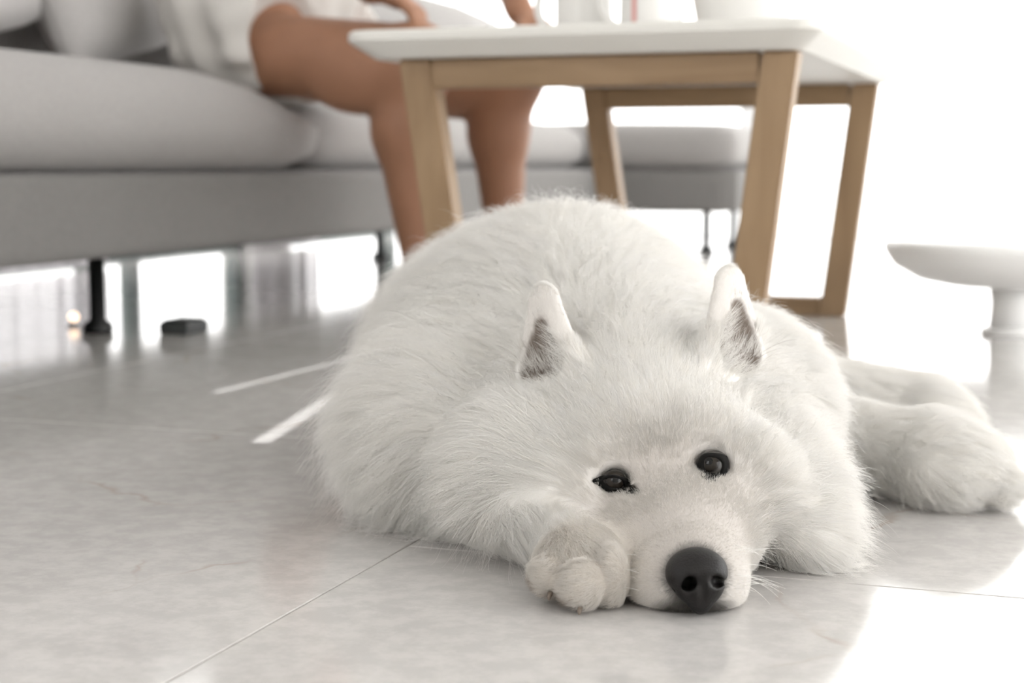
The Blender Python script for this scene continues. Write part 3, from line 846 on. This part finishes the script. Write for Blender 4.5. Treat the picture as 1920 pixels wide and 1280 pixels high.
def hair_obj(name, pts, rad, tint, mat, parent):
    """pts: hairs x points x 3, rad: hairs x points, tint: hairs x 3"""
    n, k, _ = pts.shape
    cu = bpy.data.hair_curves.new(name)
    cu.add_curves([k] * n)
    cu.attributes['position'].data.foreach_set('vector', np.ascontiguousarray(pts, np.float32).ravel())
    ra = cu.attributes.get('radius') or cu.attributes.new('radius', 'FLOAT', 'POINT')
    ra.data.foreach_set('value', np.ascontiguousarray(rad, np.float32).ravel())
    ti = cu.attributes.new('tint', 'FLOAT_COLOR', 'CURVE')
    ti.data.foreach_set('color', np.concatenate([tint, np.ones((n, 1))], 1).astype(np.float32).ravel())
    o = bpy.data.objects.new(name, cu); COL.objects.link(o)
    cu.materials.append(mat)
    o.parent = parent
    return o

g, dv, dq, EYES, EARS, hit, TOES = build_dog()
NOSE = pt(1305, 1078, 0.972)
WHITE = np.array((0.93, 0.917, 0.893))

def seg_dist(p, a, b):
    d = b - a; t = np.clip(((p - a) @ d) / (d @ d), 0, 1)
    return np.linalg.norm(p - (a + t[:, None] * d), axis=1), t

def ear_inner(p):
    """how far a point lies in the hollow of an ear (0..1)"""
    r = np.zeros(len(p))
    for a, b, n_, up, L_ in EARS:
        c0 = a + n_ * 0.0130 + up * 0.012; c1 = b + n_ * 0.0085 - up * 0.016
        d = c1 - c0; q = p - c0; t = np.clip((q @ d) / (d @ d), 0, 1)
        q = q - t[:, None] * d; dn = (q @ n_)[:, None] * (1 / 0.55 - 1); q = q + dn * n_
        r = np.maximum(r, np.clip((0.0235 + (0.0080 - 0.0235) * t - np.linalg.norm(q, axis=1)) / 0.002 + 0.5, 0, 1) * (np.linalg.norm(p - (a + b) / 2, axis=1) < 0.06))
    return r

def ear_weight(p):
    best = np.zeros(len(p)); up_ = np.zeros((len(p), 3))
    for a, b, n_, up, L_ in EARS:
        d, t = seg_dist(p, a + up * 0.016, b)
        wt = np.clip((0.034 - d) / 0.010, 0, 1) * np.clip(((p - a) @ up - 0.008) / 0.014, 0, 1)
        k_ = wt > best
        best[k_] = wt[k_]; up_[k_] = up + 0.15 * n_
    return best, up_

EYE_SHAPE = {1153: (1.25, 1.2, 0.48, 0.30), 1337: (0.90, 1.2, 0.92, 0.0)}
LIDSPOTS = [(q_, r_) for q_, r_ in ((hit(1184, 917), 0.0058), (hit(1194, 922), 0.0045), (hit(1116, 901), 0.004), (hit(1332, 897), 0.0052), (hit(1338, 852), 0.004)) if q_ is not None]
def eye_dist(p, e, u):
    a, b, c, t = EYE_SHAPE[u]
    q = p - e; x = q[:, 0] * math.cos(t) - q[:, 2] * math.sin(t); z = q[:, 0] * math.sin(t) + q[:, 2] * math.cos(t)
    return np.sqrt((x / a) ** 2 + (q[:, 1] / b) ** 2 + (z / c) ** 2)
def pigment(p, skin=False):
    """coat and skin colour by place"""
    c = np.tile(WHITE, (len(p), 1))
    def mixin(wt, col):
        c[:] = c * (1 - wt[:, None]) + np.array(col) * wt[:, None]
    fd = np.linalg.norm((p - pt(1265, 985, 1.04)) / np.array((1.05, 1.4, 1.1)), axis=1)
    mixin(np.clip((0.085 - fd) / 0.04, 0, 1), (0.76, 0.735, 0.70) if not skin else (0.55, 0.515, 0.485))                  # biscuit shade of the face
    pw = np.linalg.norm(p - pt(1090, 1065, 1.01), axis=1)
    mixin(np.clip((0.052 - pw) / 0.02, 0, 1), (0.82, 0.79, 0.75) if not skin else (0.58, 0.54, 0.49))   # slightly stained paw
    if skin:
        ew_ = ear_weight(p)[0]; mixin(ew_, (0.76, 0.73, 0.70))
    mixin(ear_inner(p), (0.20, 0.165, 0.14))  # bare grey ear skin, with the shade of the hollow mixed into its colour
    d = np.linalg.norm((p - NOSE) / np.array((1.0, 1.2, 1.0)), axis=1)
    mixin(np.clip((0.0235 - d) / 0.006, 0, 1) * 0.8, (0.10, 0.095, 0.09))            # dark rim about the nose leather
    d = np.linalg.norm((p - np.array((NOSE[0], 0.978, 0.004))) / np.array((2.6, 1.3, 0.9)), axis=1)
    mixin(np.clip((0.0115 - d) / 0.005, 0, 1) * 0.9, (0.06, 0.055, 0.05))            # lip line
    for (u, v), e in zip(((1153, 904), (1337, 874)), EYES):
        d = eye_dist(p, e, u)
        mixin(np.clip((0.0112 - d) / 0.002, 0, 1), (0.05, 0.042, 0.036))
    for q_, r_ in LIDSPOTS[:4]:
        mixin(np.clip((r_ * 0.9 - np.linalg.norm(p - q_, axis=1)) / 0.0015, 0, 1), (0.05, 0.042, 0.036))
    for uv in ((1064, 1088, 0.996), (1121, 1085, 0.995), (1010, 1088, 1.01), (1075, 1128, 0.992)):
        d = np.linalg.norm((p - pt(*uv)) / np.array((0.7, 1.5, 1.5)), axis=1)
        mixin(np.clip((0.0105 - d) / 0.006, 0, 1) * 0.8, (0.28, 0.21, 0.155))          # stained hair between the toes
    for c_, r in TOES:
        d = np.linalg.norm(p - (c_ + np.array((0, 0.004, -0.012))), axis=1)
        mixin(np.clip((0.016 - d) / 0.012, 0, 1) * 0.45, (0.42, 0.33, 0.26))
    return c

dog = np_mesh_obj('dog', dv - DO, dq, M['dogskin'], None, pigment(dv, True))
dog.rotation_euler = (0, 0, YAW); dog.location = RZ @ Vector(DO)
tag(dog, 'fluffy white dog lying on the floor with its chin down', 'dog')

# ---- fur
GUIDES = []                                   # place, length, lift, density
def gd(u, v, L, lift, dens=1.0):
    q = hit(u, v)
    if q is not None: GUIDES.append((q, L, lift, dens))
for a in ((1300, 1030, .004, .3, 14), (1250, 1060, .005, .2, 13), (1370, 1060, .005, .2, 13), (1275, 975, .006, .2, 13), (1200, 1010, .007, .18, 11), (1345, 960, .007, .18, 11), (1290, 1150, .005, .3, 13), (1200, 1090, .006, .2, 12),
          (1245, 900, .008, .2, 10), (1150, 955, .009, .18, 9), (1380, 920, .009, .18, 9), (1090, 970, .012, .2, 4), (1090, 900, .014, .2, 4), (1400, 870, .014, .2, 4),
          (1155, 860, .009, .2, 7), (1330, 830, .009, .2, 7), (1225, 830, .011, .25, 7), (1210, 770, .013, .25, 4), (1120, 790, .018, .3, 3.5), (1310, 760, .016, .3, 3.5),
          (1200, 690, .018, .35, 3), (1110, 690, .018, .35, 3), (1300, 670, .018, .35, 3),
          (1040, 850, .030, .3, 2.5), (1040, 950, .022, .25, 3), (1440, 860, .030, .3, 2.5), (1440, 950, .030, .3, 2.5), (1430, 780, .034, .35, 2),
          (960, 800, .042, .38, 1.7), (950, 930, .045, .38, 1.9), (880, 850, .048, .4, 1.5), (1520, 880, .042, .4, 1.7), (1500, 760, .045, .45, 1.5), (1510, 980, .040, .35, 1.7),
          (1200, 620, .035, .5, 1.5), (950, 650, .045, .5, 1.3), (1400, 600, .045, .5, 1.3),
          (760, 850, .050, .45, 1.3), (700, 930, .045, .4, 1.3), (830, 960, .045, .35, 1.4), (720, 700, .058, .6, 1.2), (680, 600, .055, .65, 1.1), (850, 550, .055, .7, 1.1),
          (1000, 450, .05, .75, 1.1), (1200, 430, .05, .75, 1.1), (1330, 500, .05, .75, 1.1), (800, 470, .05, .75, 1.1),
          (1075, 1020, .014, .35, 5), (1040, 1075, .010, .35, 6), (1095, 1095, .009, .32, 6), (1150, 1085, .011, .3, 6), (1000, 1040, .012, .28, 3.5), (930, 1030, .022, .28, 2.5),
          (1640, 880, .030, .4, 2), (1740, 900, .028, .4, 2), (1850, 920, .018, .35, 3), (1600, 780, .030, .4, 1.8), (1720, 770, .028, .4, 2), (1830, 790, .014, .3, 2.5)):
    gd(*a)
for q in ((0.03, 1.8, 0.1), (0.03, 1.6, 0.2), (-0.12, 1.55, 0.1), (0.19, 1.55, 0.1), (0.03, 1.75, 0.05), (-0.08, 1.4, 0.02)):
    GUIDES.append((np.array(q), .045, .55, 1.0))
GP = np.array([a[0] for a in GUIDES]); GV = np.array([a[1:] for a in GUIDES])

def fields(p):
    out = np.zeros((len(p), 3))
    for s in range(0, len(p), 40000):
        d2 = ((p[s:s + 40000, None, :] - GP[None]) ** 2).sum(-1)
        wt = 1 / (d2 + 0.006 ** 2) ** 2
        out[s:s + 40000] = (wt @ GV) / wt.sum(1, keepdims=True)
    return out

def flow(p, nr):
    """lie of the coat"""
    src = NOSE + np.array((-0.004, 0.01, -0.005))
    d = nrm(p - src)
    dist = np.linalg.norm(p - src, axis=1)
    body = np.clip((dist - 0.16) / 0.14, 0, 1)[:, None]
    back = np.array((0.0, 0.55, 0.0)) + np.stack([0.55 * np.tanh((p[:, 0] - 0.05) / 0.1), 0 * p[:, 0], -0.55 * np.clip(1.25 - p[:, 2] / 0.16, 0, 1)], 1)
    d = d * (1 - body) + back * body
    ruff = np.clip((dist - 0.10) / 0.06, 0, 1) * (1 - body[:, 0]) * np.clip((0.13 - p[:, 2]) / 0.06, 0, 1)
    d = d + ruff[:, None] * np.array((0, 0, -0.45))
    # legs point the coat to the toes
    hind = np.clip((p[:, 0] - 0.25) / 0.04, 0, 1) * (p[:, 1] > 1.22)
    d = d * (1 - hind[:, None]) + hind[:, None] * np.array((0.9, -0.25, -0.25))
    a, b = np.array((0.005, 1.12, 0.028)), pt(1085, 1045, 1.02)
    ds, t = seg_dist(p, a, b)
    paw = np.clip((0.036 - ds) / 0.010, 0, 1) * (p[:, 2] < 0.060) * (p[:, 0] < 0.076)
    low = np.array((0.25, -0.55, -0.75))
    d = d * (1 - paw[:, None]) + paw[:, None] * (nrm(b - a) * np.clip(1.1 - t, 0.25, 1)[:, None] + low * np.clip(t, 0, 1)[:, None] * 0.8)
    ew, eu = ear_weight(p)
    d = d * (1 - ew[:, None]) + ew[:, None] * eu
    d = d - nr * (d * nr).sum(1, keepdims=True)
    return nrm(d), ew

def sample_surface(n, dens_fn):
    tri = np.concatenate([dq[:, [0, 1, 2]], dq[:, [0, 2, 3]]])
    A, B, C_ = dv[tri[:, 0]], dv[tri[:, 1]], dv[tri[:, 2]]
    ar = np.linalg.norm(np.cross(B - A, C_ - A), axis=1) / 2
    cen = (A + B + C_) / 3
    wt = ar * dens_fn(cen)
    wt[cen[:, 2] < 0.004] = 0
    c = np.cumsum(wt); c /= c[-1]
    f = np.searchsorted(c, RNG.random(n))
    f = np.clip(f, 0, len(tri) - 1)
    r1 = np.sqrt(RNG.random(n))[:, None]; r2 = RNG.random(n)[:, None]
    return A[f] * (1 - r1) + B[f] * r1 * (1 - r2) + C_[f] * r1 * r2

def bare(p):
    """1 where no coat grows: eyes, nose leather, ear hollows, under side"""
    k_ = np.zeros(len(p))
    for e, u in zip(EYES, (1153, 1337)):
        k_ = np.maximum(k_, (eye_dist(p, e, u) < 0.0105) * 1.0)
    for q_, r_ in LIDSPOTS:
        k_ = np.maximum(k_, (np.linalg.norm(p - q_, axis=1) < r_) * 1.0)
    k_ = np.maximum(k_, (np.linalg.norm((p - (NOSE + np.array((0, -0.002, 0.0)))) / np.array((1.1, 1.0, 1.0)), axis=1) < 0.0153) * 1.0)
    k_ = np.maximum(k_, (ear_inner(p) > 0.3) * 0.985)
    return k_

def grow(n, k, seed_clumps, rad0, dens_fn, len_mul=1.0, clump=0.6, jitter=0.12, wild=0.0):
    root = sample_surface(n, dens_fn)
    nr = g.normal(root)
    fl = fields(root)
    d, ew = flow(root, nr)
    L = fl[:, 0] * (1 - ew) + 0.0065 * ew
    lift = fl[:, 1] * (1 - ew) + 0.12 * ew
    L = L * RNG.uniform(0.65, 1.15, n) * len_mul
    # clumps: every hair follows the seed hair nearest to its root
    seeds = RNG.choice(n, seed_clumps, replace=False)
    kd = kdtree.KDTree(len(seeds))
    for i, s in enumerate(seeds): kd.insert(root[s], i)
    kd.balance()
    own = np.fromiter((kd.find(r)[1] for r in root), int, n)
    cj = RNG.normal(size=(len(seeds), 3)) * 0.22 * np.clip(L[seeds] / 0.04, 0.3, 1)[:, None]
    d = d + cj[own] + RNG.normal(size=(n, 3)) * jitter
    d = d - nr * (d * nr).sum(1, keepdims=True) * 0.7
    if wild: lift = lift + wild * RNG.random(n)
    d0 = nrm(nrm(d) + nr * lift[:, None] * 1.2)
    s = np.linspace(0, 1, k)
    bend = np.clip(L / 0.05, 0, 1)
    P_ = root[:, None, :] - nr[:, None, :] * 0.0008 + d0[:, None, :] * (L[:, None] * s)[:, :, None]
    P_ = P_ - nr[:, None, :] * (L[:, None] * 0.30 * s ** 2 * lift[:, None])[:, :, None]
    P_[:, :, 2] -= (L * 0.22 * bend)[:, None] * s ** 2
    wav = RNG.normal(size=(n, 1, 3)) * np.sin(s * 3.14 * 1.5)[None, :, None] * (L * 0.05)[:, None, None]
    P_ = P_ + wav
    C0 = P_[seeds][own] + (root - root[seeds[own]])[:, None, :] * 0.15
    cw = (clump * RNG.uniform(0.5, 1.0, n) * np.clip(L / 0.025, 0.2, 1))[:, None] * s ** 1.2
    # let clumps keep their own hair length
    P_ = P_ * (1 - cw[:, :, None]) + C0 * cw[:, :, None]
    P_[:, :, 2] = np.maximum(P_[:, :, 2], 0.0012 + 0.0006 * RNG.random((n, 1)))
    rad = rad0 * RNG.uniform(0.7, 1.25, n)[:, None] * np.clip(0.55 + L / 0.03, 0.6, 1)[:, None] * (1 - 0.8 * s ** 1.5)
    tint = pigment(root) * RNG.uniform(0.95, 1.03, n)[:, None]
    warm = np.clip(RNG.normal(0, 0.5, len(seeds)), -1, 1)[own]
    tint = np.clip(tint * (1 + np.stack([0.0 * warm, -0.006 * warm, -0.02 * warm], 1)), 0, 0.975)
    return P_, rad, tint

def dens(p):
    ew = ear_weight(p)[0]
    return (fields(p)[:, 2] * (1 - ew) + 9.0 * ew) * (1 - bare(p))
def dens_long(p):
    f_ = fields(p); return np.clip(f_[:, 0] / 0.03, 0, 1.5) ** 2 * (1 - bare(p))
NH = 500000
P_, R_, T_ = grow(NH, 6, 38000, 0.00009, dens, 1.0, 0.65)
fur = hair_obj('fur', P_ - DO, R_, T_, M['fur'], dog); fur['label'] = 'long thick white coat'
# looser guard hairs that stand off the coat
P_, R_, T_ = grow(20000, 7, 6000, 0.00009, dens_long, 1.35, 0.3, 0.28, 0.8)
hair_obj('guard_hair', P_ - DO, R_, T_, M['fur'], dog)

# wisps that cross the ear hollows from their inner edge
W = []
for (a, b, n_, up, L_), side in zip(EARS, (1, -1)):
    across = np.cross(up, n_); across = across / np.linalg.norm(across)
    if across[0] * side < 0: across = -across          # towards the forehead
    for i in range(150):
        t = RNG.uniform(0.0, 0.62); r_ = 0.030 + (0.0125 - 0.030) * t
        base = a + up * (0.010 + t * (L_ - 0.02)) + across * r_ * RNG.uniform(0.45, 0.85) + n_ * 0.0075
        dr = nrm(-across * RNG.uniform(0.5, 1.0) + up * RNG.uniform(0.55, 1.0) + n_ * RNG.uniform(0.0, 0.25) + RNG.normal(size=3) * 0.12)
        ln = RNG.uniform(0.010, 0.022) * (1 - 0.4 * t)
        s = np.linspace(0, 1, 6)[:, None]
        W.append(base + dr * ln * s + n_ * 0.002 * np.sin(3.14 * s) - across * ln * 0.25 * s ** 2)
    for i in range(260):                                # tuft at the foot of the hollow
        x_ = RNG.uniform(-0.9, 0.9)
        base = a + up * RNG.uniform(0.0, 0.010) + across * x_ * 0.024 + n_ * 0.010
        dr = nrm(up * 1.0 - across * RNG.uniform(0.0, 0.7) + n_ * 0.25 + RNG.normal(size=3) * 0.15)
        ln = RNG.uniform(0.008, 0.018); s = np.linspace(0, 1, 6)[:, None]
        W.append(base + dr * ln * s)
W = np.array(W)
hair_obj('ear_hair', W - DO, np.tile(0.00009 * (1 - 0.8 * np.linspace(0, 1, 6)), (len(W), 1)), np.tile(WHITE, (len(W), 1)), M['fur'], dog)

# whiskers on both sides of the muzzle
W = []
for u0, v0, sgn, cnt in ((1385, 1060, 1, 22), (1195, 1075, -1, 8)):
    for i in range(cnt):
        h0 = hit(u0 + RNG.uniform(-12, 6), v0 + RNG.uniform(-38, 45))
        if h0 is None: continue
        ln = RNG.uniform(0.012, 0.038)
        dr = nrm(np.array((sgn * 1.0, RNG.uniform(-0.35, 0.6), RNG.uniform(-0.3, 0.5)))); s = np.linspace(0, 1, 8)[:, None]
        q = h0 + dr * ln * s + np.array((0, 0, -1)) * ln * RNG.uniform(0.2, 0.55) * s ** 2
        q[:, 2] = np.maximum(q[:, 2], 0.0015); W.append(q)
W = np.array(W)
hair_obj('whiskers', W - DO, np.tile(0.00019 * (1 - 0.75 * np.linspace(0, 1, 8)), (len(W), 1)), np.tile(WHITE, (len(W), 1)), M['fur'], dog)['label'] = 'thin white whiskers'

# ---- nose leather
def build_nose():
    n = Field((NOSE[0] - 0.026, NOSE[1] - 0.022, 0.001), (NOSE[0] + 0.026, NOSE[1] + 0.03, 0.062), 0.0007)
    y = NOSE[1]
    n.ell(pt(1306, 1066, y + 0.006), (0.0178, 0.0155, 0.0135), 0.006)
    n.ell(pt(1280, 1078, y + 0.004), (0.0100, 0.0125, 0.0095), 0.006)
    n.ell(pt(1334, 1076, y + 0.004), (0.0092, 0.0125, 0.0095), 0.006)
    n.ell(pt(1311, 1105, y + 0.003), (0.0135, 0.0110, 0.0110), 0.008)
    n.ell(pt(1313, 1132, y + 0.004), (0.0058, 0.0085, 0.0062), 0.006)
    n.rc(pt(1296, 1093, y - 0.010), pt(1286, 1092, y + 0.004), 0.0042, 0.0036, 0.003, cut=True)
    n.rc(pt(1290, 1095, y - 0.006), pt(1268, 1100, y + 0.002), 0.0026, 0.0022, 0.003, cut=True)
    n.rc(pt(1342, 1090, y - 0.010), pt(1346, 1088, y + 0.004), 0.0034, 0.0030, 0.003, cut=True)
    n.rc(pt(1346, 1092, y - 0.006), pt(1357, 1086, y + 0.004), 0.0020, 0.0018, 0.003, cut=True)
    n.rc(pt(1318, 1072, y - 0.0125), pt(1317, 1136, y - 0.0085), 0.0010, 0.0013, 0.0035, cut=True)
    v, q = n.mesh()
    o = np_mesh_obj('nose', v - DO, q, M['nose'], dog); o['label'] = 'black leathery nose'
build_nose()

# ---- eyes
def eye_material():
    m, nt, b = mat_new('dog_eye')
    tc = nt.nodes.new('ShaderNodeTexCoord'); sep = nt.nodes.new('ShaderNodeVectorMath'); sep.operation = 'MULTIPLY'
    sep.inputs[1].default_value = (1, 1, 0)
    ln = nt.nodes.new('ShaderNodeVectorMath'); ln.operation = 'LENGTH'
    nt.links.new(tc.outputs['Object'], sep.inputs[0]); nt.links.new(sep.outputs[0], ln.inputs[0])
    dv_ = nt.nodes.new('ShaderNodeMath'); dv_.operation = 'DIVIDE'; dv_.inputs[1].default_value = 0.0115
    nt.links.new(ln.outputs['Value'], dv_.inputs[0])
    rp = nt.nodes.new('ShaderNodeValToRGB'); cr = rp.color_ramp
    cr.elements[0].position = 0.0; cr.elements[0].color = (0.004, 0.004, 0.004, 1)
    cr.elements[1].position = 1.0; cr.elements[1].color = (0.02, 0.018, 0.016, 1)
    for pos, c in ((0.20, (0.004, 0.004, 0.004, 1)), (0.26, (0.020, 0.016, 0.012, 1)), (0.50, (0.016, 0.012, 0.009, 1)), (0.56, (0.010, 0.008, 0.007, 1)), (0.66, (0.06, 0.055, 0.05, 1))):
        e = cr.elements.new(pos); e.color = c
    nt.links.new(dv_.outputs[0], rp.inputs[0]); nt.links.new(rp.outputs[0], b.inputs['Base Color'])
    b.inputs['Roughness'].default_value = 0.06; b.inputs['Specular IOR Level'].default_value = 0.35
    return m
M['eye'] = eye_material()

def build_eye(e, uv, opening, rim, look, prot, R):
    view = -ray(*uv)
    n_ = nrm(0.75 * view + 0.25 * g.normal(e[None])[0] + np.array(look))
    right = nrm(np.cross(np.array((0, 0, 1.0)), -view)); right = right if right[0] > 0 else -right
    up = np.cross(right, -view); up = up if up[2] > 0 else -up
    c = e - view * (R - prot)
    bm = bmesh.new(); bmesh.ops.create_uvsphere(bm, u_segments=40, v_segments=24, radius=R)
    for v_ in bm.verts:                                 # corneal bulge
        if v_.co.z > R * 0.80: v_.co.z += (v_.co.z - R * 0.80) * 0.35
    o = bm_obj('eye', bm, M['eye'], dog, True)
    o.location = Vector(c - DO)
    o.rotation_euler = Vector(n_).to_track_quat('Z', 'Y').to_euler()
    sc = np.linalg.norm(e - np.array((0, 0, CAMZ))) / F
    # eyelid: black ring between the opening and the hairy rim, domed over the ball
    def ring(pts, lift):
        out = []
        for du, dv_ in pts:
            x, y = du * sc, -dv_ * sc; rho = math.hypot(x, y)
            z = math.sqrt(max(R * R - min(rho, R) ** 2, 0))
            h_ = hit(uv[0] + du, uv[1] + dv_)
            if h_ is not None and lift > -0.001: z = max(z, float((h_ - c) @ view) + 0.0003)
            elif h_ is not None: z = float((h_ - c) @ view)
            out.append(c + right * x + up * y + view * (z + lift))
        return out
    def spline(pts, n=48):
        p = np.array(pts, float); m_ = len(p); res = []
        for i in range(n):
            t = i / n * m_; k_ = int(t); f_ = t - k_
            a, b_, c_, d_ = p[(k_ - 1) % m_], p[k_ % m_], p[(k_ + 1) % m_], p[(k_ + 2) % m_]
            res.append(0.5 * ((2 * b_) + (-a + c_) * f_ + (2 * a - 5 * b_ + 4 * c_ - d_) * f_ ** 2 + (-a + 3 * b_ - 3 * c_ + d_) * f_ ** 3))
        return res
    I, Q = spline(opening), spline(rim)
    mid = [0.45 * a + 0.55 * b_ for a, b_ in zip(I, Q)]
    V = ring(I, -0.0006) + ring(I, 0.0006) + ring(mid, 0.0016) + ring(Q, 0.0009) + ring([q * 1.05 for q in Q], -0.0040)
    n = 48; Fc = []
    for k_ in range(4):
        for i in range(n):
            Fc.append((k_ * n + i, k_ * n + (i + 1) % n, (k_ + 1) * n + (i + 1) % n, (k_ + 1) * n + i))
    # sub-part of the eye: bring the ring into the eye's own frame
    Mi = (Matrix.Translation(o.location) @ o.rotation_euler.to_matrix().to_4x4()).inverted()
    lid = mesh_obj('eyelid', [tuple(Mi @ Vector(q - DO)) for q in V], Fc, M['lid'], o, True)
    lid['label'] = 'black eyelid rim'
    return o
build_eye(EYES[0], (1153, 904), [(-22, -3), (-12, -8), (4, -8), (15, -2), (19, 7), (8, 10), (-6, 9), (-16, 4)],
          [(-42, -3), (-20, -13), (8, -12), (27, -4), (42, 18), (17, 20), (-8, 19), (-28, 8)], (0.05, 0, 0.02), 0.0026, 0.0088)
build_eye(EYES[1], (1337, 874), [(-17, -2), (-12, -13), (2, -16), (14, -11), (17, 0), (11, 11), (-1, 13), (-12, 9)],
          [(-29, 0), (-21, -21), (3, -25), (25, -19), (29, 3), (20, 22), (-4, 27), (-21, 18)], (-0.12, 0, 0.05), 0.0058, 0.0115)

# ---- claws of the folded paw
for c_, r in TOES[:2]:
    p0 = c_ + np.array((-0.002, -r[1] * 0.75, -r[2] * 0.75)); p1 = p0 + np.array((-0.001, -0.003, -0.002)); p2 = p0 + np.array((-0.001, -0.004, -0.004))
    p2[2] = max(p2[2], 0.001)
    bm_obj('claw', tube_bm([p0 - DO, p1 - DO, p2 - DO], [0.0019, 0.0014, 0.0005], 8), M['claw'], dog, True)
